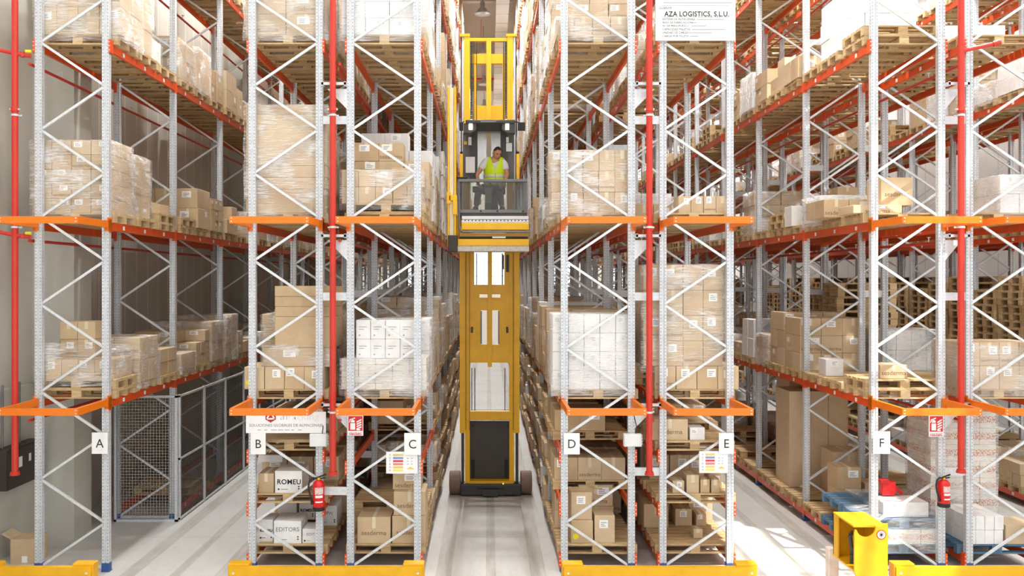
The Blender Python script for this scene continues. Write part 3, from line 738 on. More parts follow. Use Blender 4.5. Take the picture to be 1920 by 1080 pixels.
for i in chosen:
    b = BOX[i]; hits = HITS[('b', i)]; dx, dy, dz = b['dx'], b['dy'], b['dz']; c = b['cls']
    parts = hits >= 14 and c in ('tan', 'white')
    m = MB(); m.box(-dx/2, dx/2, -dy/2, dy/2, 0, dz)
    o = m.build(BNAME[c], BARE[c] if parts else CLSMAT[c], None, (b['cx'], b['cy'], b['z']), b['rot'])
    tag(o, BLAB[i], 'box' if c != 'pack' else 'pack', ('cardboard boxes on ' if c == 'tan' else 'white cartons on ') + ROWNAME[b['row']])
    if not parts: continue
    if hits > 60: bevel(o, .005)
    rr = random.Random(i); f = -dy/2
    bare = b.get('bare'); txt = b.get('text')
    if txt is None and not bare and c == 'tan' and hits >= 25 and not b.get('tape') and rr.random() < .3: txt = 'sesderma'
    if txt in (None, 'sesderma') and c == 'tan' and (not bare) and (b.get('tape') or rr.random() < .6):
        t = MB(); w = .026; t.box(-w, w, f-.0014, f-.0002, dz*.58, dz+.001); t.box(-w, w, f-.0014, -f+.001, dz, dz+.0012)
        t.build('packing_tape', M_TAPE, o)
    if not bare and (not txt or not b.get('text')) and (b.get('sticker') or rr.random() < .5) and dx > .16:
        w = min(.19, dx*.42); s = sticker_mesh(w, min(.12, dz*.36)); x = rr.uniform(-.22, .22)*dx
        zl = dz*rr.uniform(.48, .6); s.build('address_label', M_LABEL, o, (x, f-.002, zl))
        ink = MB(); h = min(.12, dz*.36)
        for q in range(3): ink.box(-w*.35, w*rr.uniform(.0,.36), -.0026, -.0018, h*(.2+.22*q), h*(.29+.22*q))
        if hits > 25: ink.build('label_print', M_INKGREY, o, (x, f-.0022, zl))
    if b.get('dot'):
        t = MB(); t.ring((0,0,0),(0,-.002,0),.045,n=16); t.build('yellow_dot', M_YDOT, o, (-dx*.28, f-.0005, dz*.3))
    if txt == 'plainmark':
        t = MB(); t.box(-dx*.3, dx*.25, f-.0012, f-.0004, dz*.62, dz*.65); t.box(-dx*.3, dx*.05, f-.0012, f-.0004, dz*.50, dz*.53); t.ring((-dx*.25, f-.0012, dz*.2),(-dx*.25, f-.0004, dz*.2),.012,n=10)
        t.build('box_print', M_INKGREY, o)
    elif txt:
        sz = {'sesderma':.098,'ROMEU':.115,'EDITORS':.09,'ED17':.075,'IMPVV':.1}[txt]; sz = min(sz, dx*.24)
        z = dz*((.40 if b.get('text') else .24) if txt == 'sesderma' else .5 if txt == 'ROMEU' else .62)
        if txt == 'ROMEU':
            text_obj('box_print', txt, sz*1.05, M_INK, o, (dx*.02, f-.001, z), thick=.0022)
        else: text_obj('box_print', txt.replace('VV','W').replace('ED17','EDIT'), sz, M_BROWNINK if txt == 'sesderma' else M_GREY, o, (0, f-.001, z))
        if txt != 'sesderma':
            t = MB(); t.ring((-dx*.36, f-.0012, dz*.18),(-dx*.36, f-.0004, dz*.18),.014,n=12); t.box(-dx*.28, -dx*.02, f-.0012, f-.0004, dz*.17, dz*.19)
            for q in (0,1): t.ring((dx*.38, f-.0012, dz*(.2+.1*q)),(dx*.38, f-.0004, dz*(.2+.1*q)),.012,n=10)
            t.build('handling_mark', M_INK, o)
# everything past the nearest and largest: one mass each
stuffmb = {}
for i, b in enumerate(BOX):
    if i in chosen_set: continue
    stuffmb.setdefault(b['cls'], MB()).obox(b['cx'], b['cy'], b['z'], b['dx'], b['dy'], b['dz'], b['rot'])
NM = dict(tan=('cardboard_boxes','tan cardboard boxes filling the racks further back','boxes'), white=('white_cartons','white cartons standing on the racks further back','cartons'),
          pack=('shrink_packs','white shrink packs at the back of their pallet on rack C','packs'), orangeprint=('printed_cartons','orange-printed white cartons hidden behind the front ones','cartons'))
for c, m in stuffmb.items(): tag(m.build(NM[c][0], CLSMAT[c]), NM[c][1], NM[c][2], None, 'stuff')

# pallets
def pallet_parts():
    deck = MB(); run = MB()
    for k, w in enumerate((.145,.10,.145,.10,.145)):
        y = (-.3275, -.165, 0, .165, .3275)[k]; deck.box(-.6, .6, y-w/2, y+w/2, .122, .144)
    st = MB()
    for x in (-.5275, 0, .5275): st.box(x-.0725, x+.0725, -.4, .4, .100, .122)
    run.box(-.6, .6, -.05, .05, 0, .022)
    bl = MB(); bl.box(-.0725, .0725, -.05, .05, .022, .1)
    return deck, st, run, bl
def whole_pallet(mb, x=0, y=0, z=0, rot=0):
    c, s = math.cos(rot), math.sin(rot)
    def ob(cx, cy, z0, dx, dy, dz): mb.obox(x+cx*c-cy*s, y+cx*s+cy*c, z+z0, dx, dy, dz, rot)
    for k, w in enumerate((.145,.10,.145,.10,.145)): ob(0, (-.3275,-.165,0,.165,.3275)[k], .122, 1.2, w, .022)
    for q in (-.5275, 0, .5275): ob(q, 0, .1, .145, .8, .022)
    for q in (-.35, 0, .35):
        ob(0, q, 0, 1.2, .1, .022)
        for p in (-.5275, 0, .5275): ob(p, q, .022, .145, .1, .078)
d, st, ru, bl = pallet_parts()
PM = {}
for k, m in (('wood', M_WOOD), ('blue', M_BLUE)):
    PM[k] = (d.mesh('deck_slat', m), st.mesh('stringer_plank', m), ru.mesh('base_board', m), bl.mesh('block', m))
wp = MB(); whole_pallet(wp); WPM = {'wood': wp.mesh('wooden_pallet', M_WOOD), 'blue': wp.mesh('blue_pallet', M_BLUE)}
stackn = {}
for p in PAL: stackn[(p['row'], p['slot'], p['L'])] = stackn.get((p['row'], p['slot'], p['L']), 0) + 1
porder = sorted([i for i in range(len(PAL)) if HITS.get(('p', i), 0) > 0], key=lambda i: -HITS[('p', i)])[:NMAX]
pset = set(porder)
for i in porder:
    p = PAL[i]; n = stackn[(p['row'], p['slot'], p['L'])]
    kind = 'wooden pallet' if p['mat'] == 'wood' else 'blue painted pallet'
    pos = '' if n == 1 else (', topmost of its stack' if p['k'] == n-1 else f', {nth(p["k"])} up its stack')
    lab = f'{kind} at the {nth(p["slot"])} pallet place, {shelfname(p["row"], p["L"])}, {ROWNAME[p["row"]]}' if n == 1 else f'{kind}{pos}, {nth(p["slot"])} pallet place, {shelfname(p["row"], p["L"])}, {ROWNAME[p["row"]]}'
    name = 'wooden_pallet' if p['mat'] == 'wood' else 'blue_pallet'
    if HITS[('p', i)] >= 45:
        t = thing(name, lab, 'pallet', (p['x'], p['y'], p['z']), p['rot'], 'pallets on ' + ROWNAME[p['row']])
        a = PM[p['mat']]
        link('deck_slat', a[0], t); link('stringer_plank', a[1], t)
        for q in (-.35, 0, .35):
            ro = link('base_board', a[2], t, (0, q, 0))
            for px_ in (-.5275, 0, .5275): link('block', a[3], ro, (px_, 0, 0))
    else:
        tag(link(name, WPM[p['mat']], None, (p['x'], p['y'], p['z']), p['rot']), lab, 'pallet', 'pallets on ' + ROWNAME[p['row']])
mb = MB()
for i, p in enumerate(PAL):
    if i not in pset: whole_pallet(mb, p['x'], p['y'], p['z'], p['rot'])
tag(mb.build('wooden_pallets', M_WOOD), 'wooden pallets carrying the loads further back in the racks', 'pallets', None, 'stuff')

# stretch film
def film_mesh(w, seed):
    x0, x1, y0, y1, z0, z1 = w['x0'], w['x1'], w['y0'], w['y1'], w['z0'], w['z1']
    cx, cy = (x0+x1)/2, (y0+y1)/2; hx, hy = (x1-x0)/2+.012, (y1-y0)/2+.012; H = z1-z0
    m = MB(); nv = max(5, int(H/.09)); NU = 10; rim = []
    per = []
    for a, b_ in (((-1,-1),(1,-1)),((1,-1),(1,1)),((1,1),(-1,1)),((-1,1),(-1,-1))):
        for k in range(NU): t = k/NU; per.append((a[0]+(b_[0]-a[0])*t, a[1]+(b_[1]-a[1])*t))
    n = len(per)
    def top(px, py): return H - w['sag']*H*(.5+.5*px)*(.6+.4*MN.noise(Vector((seed, px, py)))) if w['sag'] else H
    for j in range(nv+1):
        for k, (px, py) in enumerate(per):
            z = top(px, py)*j/nv
            q = Vector((px*hx*2.2+seed*3.1, py*hy*2.2, z*5))
            off = .004 + .016*abs(MN.noise(q)) + .010*abs(MN.noise(q*3.1))
            s_ = 1 + off/min(hx, hy)
            m.v.append((px*hx*s_, py*hy*s_, z + .012*MN.noise(q*1.7)))
    for j in range(nv):
        for k in range(n):
            k2 = (k+1) % n; m.f.append((j*n+k, j*n+k2, (j+1)*n+k2, (j+1)*n+k)); m.uv += [(0,0),(1,0),(1,1),(0,1)]; m.mi.append(0)
    # top sheet: rings closing to the middle
    base = nv*n; prev = base
    for ring_ in (.66, .33):
        st_ = len(m.v)
        for k, (px, py) in enumerate(per):
            a, b_ = px*ring_, py*ring_; m.v.append((a*hx, b_*hy, top(a, b_) + .012 + .02*abs(MN.noise(Vector((a*4+seed, b_*4, 1))))))
        for k in range(n):
            k2 = (k+1) % n; m.f.append((prev+k, prev+k2, st_+k2, st_+k)); m.uv += [(0,0),(1,0),(1,1),(0,1)]; m.mi.append(0)
        prev = st_
    c = len(m.v); m.v.append((0, 0, top(0, 0)+.02))
    for k in range(n): m.f.append((prev+k, prev+(k+1) % n, c)); m.uv += [(0,0),(1,0),(.5,1)]; m.mi.append(0)
    return m, (cx, cy, z0)
worder = sorted([i for i in range(len(WRAP)) if WH[i] > 0], key=lambda i: -WH[i])[:130]
fset = set(worder); useen = {}
for i in worder:
    w = WRAP[i]; m, loc = film_mesh(w, i*1.37)
    o = m.build('stretch_wrap', M_FILMW if w['heavy'] else M_FILM, None, loc, 0, True)
    tag(o, f'{"cloudy white" if w["heavy"] else "clear"} stretch film around the {nth(w["slot"])} pallet load, {shelfname(w["row"], w["L"])}, {ROWNAME[w["row"]]}', 'stretch film', 'stretch film on ' + ROWNAME[w['row']])
mb = MB()
for i, w in enumerate(WRAP):
    if i in fset: continue
    a = .012; mb.box(w['x0']-a, w['x1']+a, w['y0']-a, w['y1']+a, w['z0'], w['z1']+a)
if mb.v: tag(mb.build('stretch_wraps', M_FILM), 'clear stretch film around the loads further back', 'stretch film', None, 'stuff')

# beams
per = {}
for i, rec in enumerate(BEAMREC): per.setdefault(rec[0], []).append(i)
for r, ids in per.items():
    ids.sort(key=lambda i: (-HITS.get(('e', i), 0), BEAMREC[i][1]))
    rest = MB()
    for n, i in enumerate(ids):
        _, b, side, L = BEAMREC[i]; x = 0 if side > 0 else .05
        x = RW-.05 if side > 0 else .05
        if n < 95 and HITS.get(('e', i), 0) > 0:
            o = link('load_beam', BEAM[side], racks[r], (x, b*BAY, L))
            if b < 3 and HITS.get(('e', i), 0) > 8:
                for q in (.55, 1.4, 2.25): link('location_label', LOCLAB, o, (side*.051, q, -.005))
        else:
            bm_ = beam_mesh(side); k = len(rest.v)
            rest.v += [(a+x, c+b*BAY, d_+L) for a, c, d_ in bm_.v]; rest.f += [tuple(k+t for t in f) for f in bm_.f]; rest.uv += bm_.uv; rest.mi += bm_.mi
    if rest.v: rest.build('load_beams', M_ORANGE, racks[r])['kind'] = 'stuff'
# ------------------------------------------------------------------ signs, pipes, extinguishers, barriers
def board(name, label, cat, px0, px1, py0, py1, y, mat, group=None, t=.012):
    x0, x1, z0, z1 = wx(px0, y), wx(px1, y), wz(py1, y), wz(py0, y)
    o = thing(name, label, cat, ((x0+x1)/2, y, z0), 0, group)
    m = MB(); m.box(-(x1-x0)/2, (x1-x0)/2, 0, t, 0, z1-z0); m.build('board', mat, o)
    return o, x1-x0, z1-z0
SY = 13.15
for ch, a, b, c, d in (('A',172,202,811,851),('B',470,498,812,852),('C',758,789,812,853),('D',1057,1087,812,852),('E',1348,1376,812,851),('F',1637,1669,809,851)):
    o, w, h = board('aisle_sign', f'white sheet with the letter {ch} fixed to the end post', 'sign', a, b, c, d, SY, M_WHITE, 'rack letter signs', .006)
    text_obj('letter', ch, .185, M_INK, o, (0, -.002, h*.47), sx=.95)
# supplier board on rack B
o, w, h = board('supplier_sign', 'wide white supplier board with a red hexagon emblem on rack B', 'sign', 461, 611, 772, 812, 13.16, M_WHITE)
M_EMB = plain('emblem_red', (176,38,44), .5, 0, 0)
m = MB(); k = 0; m.v += [(.09*math.cos(PI/6+i*PI/3), -.002, .10*math.sin(PI/6+i*PI/3)) for i in range(6)]; m.f.append((0,1,2,3,4,5)); m.uv += [(0,0)]*6; m.mi.append(0)
m.build('emblem', M_EMB, o, (-w*.19, 0, h*.80))
m = MB()
for a, b in (((-.055,-.045),(0,.055)),((0,.055),(.055,-.045)),((.055,-.045),(-.05,-.05))): m.bar((a[0],-.004,a[1]), (b[0],-.004,b[1]), .022, .002)
m.build('emblem_triangle', M_WHITE, o, (-w*.19, 0, h*.82))
text_obj('lettering', 'ar', .19, M_INKGREY, o, (-w*.01, -.002, h*.80), thick=-.004)
M_PINK = plain('pale_ink', (214,206,208), .6, 0, 0)
text_obj('lettering', 'racking', .16, M_PINK, o, (w*.22, -.002, h*.76), thick=-.004)
text_obj('lettering', 'SOLUCIONES GLOBALES DE ALMACENAJE', .058, plain('slate_ink', (120,120,132), .6, 0, 0), o, (0, -.002, h*.36), thick=-.0004)
m = MB()
for i in range(7): m.box(-.42+i*.1, -.42+i*.1+rng.uniform(.04,.085), -.0012, 0, h*.13, h*.16)
m.build('small_print', M_INKGREY, o)
# customer board high on rack E
o, w, h = board('customer_sign', 'large white printed board naming the customer high on rack E', 'sign', 1229, 1379, -34, 76, 13.14, M_WHITE)
text_obj('lettering', 'AZA LOGISTICS, S.L.U.', .104, M_INK, o, (.02, -.002, .39), thick=.0024, sx=.88)
text_obj('lettering', 'CLIENTE:', .05, M_INK, o, (-.56+.12, -.002, .475+.005))
for i, t in enumerate(('SISTEMA DE ALMACENAJE:', 'AÑO DE FABRICACIÓN:', 'Nº DE PRESUPUESTO:', 'CAPACIDAD PALETAS:', 'UNIDAD DE CARGA:', 'CARGA POR PALETA:')):
    text_obj('lettering', t, .042, M_INK, o, (-.49, -.002, .315-.05*i), 'LEFT')
m = MB()
for i, (a, b) in enumerate(((.02,.42),(-.05,.02),(-.06,.16),(-.05,.44),(-.1,.24),(-.08,.04))): m.box(a, b, -.0012, 0, .308-.05*i, .32-.05*i)
m.box(-.48, .55, -.0012, 0, .555, .566)
m.build('small_print', M_INKGREY, o)
m = MB(); m.box(-.5, .5, -.0012, 0, .518, .523); m.box(-.5, .5, -.0012, 0, .345, .350)
m.build('rule_line', M_INK, o)
m = MB(); m.box(-.42, -.1, -.0012, 0, .66, .76); m.box(-.02, .4, -.0012, 0, .68, .74); m.build('letterhead', M_INKGREY, o)
# fire extinguisher signs
M_SIGNRED = plain('sign_red', (196,28,34), .45, 0, 0)
for px0, px1, py0, py1, where in ((652,681,779,817,'rack C beside the red riser pipe'),(1742,1769,779,819,'rack F above the hanging extinguisher')):
    o, w, h = board('extinguisher_sign', f'red and white fire extinguisher sign on {where}', 'sign', px0, px1, py0, py1, 13.13, M_WHITE, 'extinguisher signs')
    m = MB(); m.box(-w*.46, w*.46, -.001, 0, h*.24, h*.97); m.box(-w*.44, w*.44, -.001, 0, h*.03, h*.16); m.build('red_field', M_SIGNRED, o)
    m = MB(); m.box(-w*.33, -w*.02, -.003, -.001, h*.3, h*.62); m.box(-w*.30, -w*.05, -.003, -.001, h*.66, h*.76); m.bar((-w*.18,-.002,h*.76),(-w*.18,-.002,h*.84),.02,.002); m.bar((-w*.32,-.002,h*.8),(-w*.02,-.002,h*.88),.016,.002); m.bar((-w*.34,-.002,h*.82),(-w*.4,-.002,h*.66),.012,.002)
    for i in range(4): m.bar((w*.08,-.002,h*(.34+.11*i)),(w*.38,-.002,h*(.44+.12*i)),.018,.002)
    m.bar((w*.06,-.002,h*.3),(w*.3,-.002,h*.3),.02,.002)
    m.build('pictogram', M_WHITE, o)
    text_obj('lettering', 'EXTINTOR', .042, M_WHITE, o, (0, -.003, h*.095), thick=.001)
# coloured handling tables
cols = [(214,196,120),(130,150,196),(205,70,76),(214,130,130),(222,196,110),(232,222,110)]
for px0, px1, py0, py1, r in ((724,783,847,888,'C'),(1311,1365,846,887,'E')):
    o, w, h = board('colour_chart_sign', f'white notice with a column of coloured bars beneath the {r} sign', 'sign', px0, px1, py0, py1, 13.17, M_WHITE, 'colour chart notices', .006)
    for i, c in enumerate(cols):
        m = MB(); m.box(-w*.28, w*.04, -.001, 0, h*(.80-.14*i), h*(.90-.14*i)); m.build('colour_bar', plain('bar_colour', c, .6, 0, 0), o)
        text_obj('letter', 'AQFBAA'[i], .04, plain('pale_violet_ink', (150,140,170), .6, 0, 0), o, (-w*.38, -.001, h*(.85-.14*i)))
    m = MB()
    for i in range(3):
        for j in range(2): m.box(w*(.16+.12*j), w*(.22+.12*j), -.001, 0, h*(.68-.13*i), h*(.71-.13*i))
    m.build('small_print', M_INKGREY, o)
    m = MB(); m.v += [(w*.14,-.001,h*.2),(w*.40,-.001,h*.2),(w*.27,-.001,h*.32)]; m.f.append((0,1,2)); m.uv += [(0,0)]*3; m.mi.append(0); m.build('yellow_triangle', plain('warning_yellow', (222,196,70), .6, 0, 0), o)
# junction boxes
M_JB = plain('junction_box_plastic', (226,230,230), .5, 0, .01)
for px0, px1, r in ((580,613,'B'),(1170,1204,'D')):
    y = 13.1; x0, x1, z0, z1 = wx(px0,y), wx(px1,y), wz(838,y), wz(814,y)
    o = thing('junction_box', f'grey-white electrical junction box on the inner end post of rack {r}', 'electrical box', ((x0+x1)/2, y, z0), 0, 'junction boxes')
    w, h = x1-x0, z1-z0
    m = MB(); m.box(-w/2, w/2, 0, .10, 0, h); bevel(m.build('box_body', M_JB, o), .01, 2)
    m = MB(); m.box(-w/2+.008, w/2-.008, -.012, 0, .008, h-.008); bevel(m.build('lid', M_JB, o), .006)
    for i in range(4): m = MB(); m.ring((w/2, .05, h*(.2+.2*i)), (w/2+.016, .05, h*(.2+.2*i)), .014, n=10); m.build('cable_gland', M_JB, o)
    m = MB(); m.tube([(w*.2,.05,h),(w*.24,.06,h+.1),(w*.1,.11,h+.28),(w*.1,.12,h+.6)], .007); m.build('cable', M_DARK, o)

# red sprinkler risers and the branch lines in the flues
PY = 13.03
for px, where, key in ((28,'beside rack A along the wall','A'),(624,'between racks B and C','B'),(1217.5,'between racks D and E','D'),(1802,'just past rack F','F')):
    x = wx(px, PY); zb = wz(888 if key != 'F' else 884, PY)
    o = thing('sprinkler_riser', f'thick red vertical sprinkler pipe {where}', 'pipe', (x, PY, zb), 0, 'red sprinkler risers')
    H = CEIL - .6 - zb
    m = MB(); m.ring((0,0,0), (0,0,H), .046, n=20); m.build('pipe_run', M_RED, o, smooth=False)
    m = MB(); m.ring((0,0,0),(0,0,.03),.062,n=20); m.ring((0,0,-.02),(0,0,.002),.07,n=20); m.build('end_cap', M_RED, o)
    for z in (wz(205,PY), wz(205,PY)+2.8):
        m = MB(); m.ring((0,0,z-zb-.028),(0,0,z-zb+.028),.058,n=20); c = m.build('pipe_coupling', M_RED, o)
        m = MB()
        for s in (-1, 1): m.ring((s*.06,-.02,z-zb),(s*.06,.02,z-zb),.014,n=8)
        m.build('coupling_bolt', M_GALV, c)
    for z in (wz(216,PY), wz(426,PY), wz(773,PY)):
        m = MB(); m.ring((0,0,z-zb-.014),(0,0,z-zb+.014),.052,n=20)
        m.box(-.08,.08,.035,.055,z-zb-.012,z-zb+.012)
        m.build('pipe_clamp', M_GALV, o)
    if key == 'A':
        for z in (wz(100,PY), wz(441,PY), wz(773,PY)):
            m = MB(); m.ring((-.45,-.02,z-zb+.09),(0,0,z-zb),.03,n=10); m.ring((0,0,z-zb),(.22,.04,z-zb-.03),.03,n=10); m.ring((.10,.02,z-zb-.05),(.10,.02,z-zb+.02),.035,n=10); m.build('branch_stub', M_RED, o)
            m = MB(); m.ring((.16,-.01,z-zb+.03),(.24,0,z-zb+.03),.022,n=8); m.build('yellow_valve_tag', M_YDOT, o)
    if key == 'F':
        z = wz(96,PY)-zb; m = MB(); m.ring((0,0,z),(.48,-.05,z+.10),.03,n=10); m.ring((.44,-.05,z+.09),(.54,-.06,z+.12),.04,n=10); m.build('branch_stub', M_RED, o)
for x, w, ys in ((-6.80,'behind rack A','A'),(-2.20,'between racks B and C','B'),(2.45,'between racks D and E','D'),(7.03,'behind rack F','F')):
    for z in (2.26, 4.93, 7.55, 10.15):
        m = MB(); m.ring((x,13.15,z),(x,50,z),.024,n=8)
        o = tag(link('sprinkler_branch_pipe', None), f'thin red sprinkler line {w}, {["lowest","second","third","topmost"][(2.26,4.93,7.55,10.15).index(z)]} of the four there', 'pipe', 'sprinkler branch lines')
        o.location = (x, 13.15, z); m.v = [(a-x, b-13.15, c-z) for a, b, c in m.v]; m.build('pipe_run', M_RED, o)
        for i in range(6):
            h = MB(); h.ring((0,0,.02),(0,0,.09),.009,n=8); h.ring((0,0,.09),(0,0,.1),.028,n=10); h.build('sprinkler_head', M_GALV, o, (0, 1.0+2.8*i, 0))

# fire extinguishers
M_EXT = plain('extinguisher_red', (206,24,26), .25, 0, .02)
for px, py0, py1, where in ((597.5,893,957,'hanging on the inner end post of rack B'),(1769.5,893,950,'hanging on the inner end post of rack F')):
    y = 13.06; x = wx(px,y); z0, z1 = wz(py1,y), wz(py0,y); h = z1-z0
    o = thing('fire_extinguisher', f'red fire extinguisher with a black hose {where}', 'fire extinguisher', (x, y, z0), .3, 'fire extinguishers')
    m = MB(); m.lathe([(.082,.03),(.086,.05),(.086,h*.76),(.075,h*.83),(.045,h*.88),(.03,h*.9)], n=24); m.build('cylinder', M_EXT, o, smooth=True)
    m = MB(); m.lathe([(.080,0),(.088,.01),(.088,.055),(.086,.06)], n=24); m.build('foot_ring', M_BLACK, o)
    m = MB(); m.ring((0,0,h*.89),(0,0,h*.96),.022,n=12); m.build('valve', M_YGUARD, o)
    m = MB(); m.bar((-.03,0,h*.96),(.11,-.01,h*1.05),.02,.014); m.bar((-.02,0,h*.93),(.10,-.01,h*.95),.018,.012); m.build('squeeze_handle', M_BLACK, o)
    pts = [(-.02,0,h*.94),(-.09,-.01,h*.97),(-.135,-.01,h*.88),(-.15,-.01,h*.7),(-.13,-.01,h*.5),(-.105,-.02,h*.32),(-.098,-.02,h*.2)]
    m = MB(); m.tube(pts, .013, 10); m.ring(pts[-2], pts[-1], .016, .02, 10); m.build('hose', M_BLACK, o)
    m = MB()
    def curved(m, a0, a1, za, zb2, n=8):
        for i in range(n):
            p, q = a0+(a1-a0)*i/n, a0+(a1-a0)*(i+1)/n
            f = lambda a, z: (.0875*math.sin(a), -.0875*math.cos(a), z)
            m.quad(f(p,za), f(q,za), f(q,zb2), f(p,zb2))
    curved(m, -.8, .7, h*.50, h*.70); m.build('instruction_label', plain('label_pink', (236,205,205), .5, 0, .2, 60), o)
    m = MB(); curved(m, -.7, .6, h*.40, h*.47); curved(m, -.7, .6, h*.26, h*.30); m.build('type_label', M_WHITE, o)
    m = MB(); m.box(-.04,.04,.07,.13,h*.66,h*.74); m.build('wall_bracket', M_GALV, o)

# yellow floor barriers in front of the rack ends
for x0, x1, lab in ((-6.75,wx(175,11.75),'in front of rack A'),(wx(427,11.75),wx(795,11.75),'in front of racks B and C'),(wx(1054,11.75),wx(1420,11.75),'in front of racks D and E'),(wx(1676,11.75),8.35,'in front of rack F')):
    o = thing('rack_end_barrier', f'low yellow steel barrier on the floor {lab}', 'barrier', ((x0+x1)/2, 11.75, 0), 0, 'yellow rack end barriers')
    w = (x1-x0)/2
    m = MB(); m.box(-w+.02, w-.02, -.03, .0, .40, .53); m.box(-w+.02, w-.02, -.03, .05, .53, .545); m.box(-w+.02, w-.02, -.03, .05, .385, .40); m.build('rail', M_YGUARD, o)
    for s in (-1, 1):
        m = MB(); xa, xb = sorted((s*w, s*(w-.28))); m.box(xa, xb, .0, .16, .01, .585); b = m.build('end_block', M_YGUARD, o); bevel(b, .012, 2)
        m = MB(); m.box(xa-.02, xb+.02, -.02, .2, 0, .012); m.build('base_plate', M_YGUARD, b)
        m = MB(); m.ring((s*(w-.08),-.036,.465),(s*(w-.08),-.03,.465),.016,n=10); m.build('bolt', M_GALV, b)

# yellow aisle-end stop in front of rack F
o = thing('aisle_end_stop', 'yellow steel bracket with a dark latch and round sticker in front of rack F', 'bracket', (0,0,0))
xa, xb, ya, yb, zt, zb = 4.74, 5.17, 11.5, 12.18, 1.16, .56
m = MB(); m.box(xa, xb, ya, yb, zt-.022, zt); m.build('top_flange', M_YGUARD, o)
m = MB(); m.box(xa, xb, ya, yb, zb, zb+.022); m.build('bottom_flange', M_YGUARD, o)
m = MB(); m.box(xb-.022, xb, ya, yb, zb+.022, zt-.022); m.build('web_plate', M_YGUARD, o)
m = MB(); m.box(xa, xb, yb-.02, yb, zb+.022, zt-.022); m.box(xa-.0, xa+.02, yb-.16, yb, zb+.022, zt-.022); m.build('rear_plate', M_YGUARD, o)
n = 12; cxn, rn = xa+.15, .125
prof = [(xa,zt-.09),(xa,zb+.04),(xa+.03,zb-.08),(xa+.10,zb-.22),(xa+.17,zb-.3),(xb,zb-.3),(xb,zt+.03),(xb-.05,zt+.03),(xb-.10,zt-.003),(cxn+rn,zt-.003)]
prof += [(cxn+rn*math.cos(a), zt-.02-rn*math.sin(a)) for a in [PI*i/n for i in range(1, n)]] + [(xa+.012,zt-.05)]
m = MB(); k = len(prof)
for yy in (ya-.03, ya): m.v += [(x, yy, z) for x, z in prof]
m.f.append(tuple(range(k))); m.uv += [(0,0)]*k; m.mi.append(0)
m.f.append(tuple(reversed(range(k, 2*k)))); m.uv += [(0,0)]*k; m.mi.append(0)
for i in range(k): j = (i+1) % k; m.f.append((i, k+i, k+j, j)); m.uv += [(0,0),(1,0),(1,1),(0,1)]; m.mi.append(0)
m.build('front_plate', M_YGUARD, o)
m = MB(); m.tube([(xa+.1,ya+.28,zb+.03),(xa+.1,ya+.30,zb+.2),(xa+.09,ya+.34,zb+.38),(xa+.14,ya+.36,zb+.42)], .025, 10); m.ring((xa+.1,ya+.28,zb+.022),(xa+.1,ya+.28,zb+.14),.035,n=10); m.build('latch_lever', M_DARK, o)
m = MB(); m.bar((xa+.1,ya+.3,zb+.2),(xa+.32,ya+.2,zb+.24),.05,.05); m.ring((xa+.32,ya+.2,zb+.1),(xa+.32,ya+.2,zb+.34),.02,n=10); m.build('latch_bolt', M_DARK, o)
m = MB(); m.ring((xb-.085,ya-.030,zt-.11),(xb-.085,ya-.033,zt-.11),.062,n=24); st = m.build('round_sticker', M_SIGNRED, o)
m = MB(); m.ring((xb-.085,ya-.032,zt-.11),(xb-.085,ya-.035,zt-.11),.05,n=24); m.build('sticker_face', M_WHITE, st)
m = MB()
for i in range(4): a = PI*i/4; m.bar((xb-.085-.036*math.cos(a),ya-.036,zt-.11-.036*math.sin(a)),(xb-.085+.036*math.cos(a),ya-.036,zt-.11+.036*math.sin(a)),.008,.002)
m.build('sticker_symbol', M_INK, st)
m = MB(); m.box(xa+.18, xb-.01, ya+.0, ya+.3, 0, zb); m.build('foot_post', M_YGUARD, o)
m = MB(); m.box(4.72, 4.86, 12.28, 12.42, 0, .62); bevel(tag(m.build('concrete_post', plain('pale_post_paint', (222,208,198), .7, 0, .1)), 'short pale post standing behind the yellow bracket', 'post'), .01)

# wall cabinet, conduits, floor carton and the red dispenser
o = thing('wall_cabinet', 'dark brown metal cabinet on the concrete wall behind the first red pipe', 'cabinet', (WL+.06, 14.15, 1.12))
M_CAB = plain('cabinet_paint', (58,50,44), .45, 0, .04)
m = MB(); m.box(0,.22,-.62,.45,0,.62); m.build('cabinet_body', M_CAB, o)
m = MB(); m.box(.22,.235,-.60,.43,.02,.60); d = m.build('cabinet_door', M_CAB, o)
m = MB(); m.box(.235,.237,-.3,-.2,.3,.46); m.box(.235,.237,.0,.07,.34,.46); m.build('paper_label', M_LABEL, d)
for i, yy in enumerate((-.45,-.1,.05)): m = MB(); m.tube([(.06,yy,.62),(.06,yy,1.6)], .018, 8); m.build('conduit', M_GREY, o)
m = MB(); m.box(-.2,.2,-.18,.18,0,.38); fb = m.build('cardboard_box', M_CARDP, None, (wx(55,13.75), 13.75, 0), .05)
tag(fb, 'open cardboard box standing alone on the floor by the concrete wall', 'box')
m = MB(); m.v += [(-.2,-.18,.38),(-.2,.18,.38),(-.34,.18,.46),(-.34,-.18,.46)]; m.f.append((0,1,2,3)); m.uv += [(0,0),(1,0),(1,1),(0,1)]; m.mi.append(0); m.build('open_flap', M_CARDP, fb)
m = MB(); m.box(-.03,.05,-.184,-.1805,.02,.12); m.build('address_label', M_LABEL, fb)
o = thing('tape_dispenser', 'bright red hand dispenser lying on the film-covered blue pallet in rack F', 'dispenser', (wx(1664,13.9), 13.85, .17+.06+2*PH+.235+.24))
m = MB(); m.box(-.13,.08,-.07,.07,0,.22); bevel(m.build('dispenser_body', M_EXT, o), .02, 2)
m = MB(); m.bar((.05,0,.16),(.2,0,.02),.05,.04); m.build('dispenser_handle', M_EXT, o)
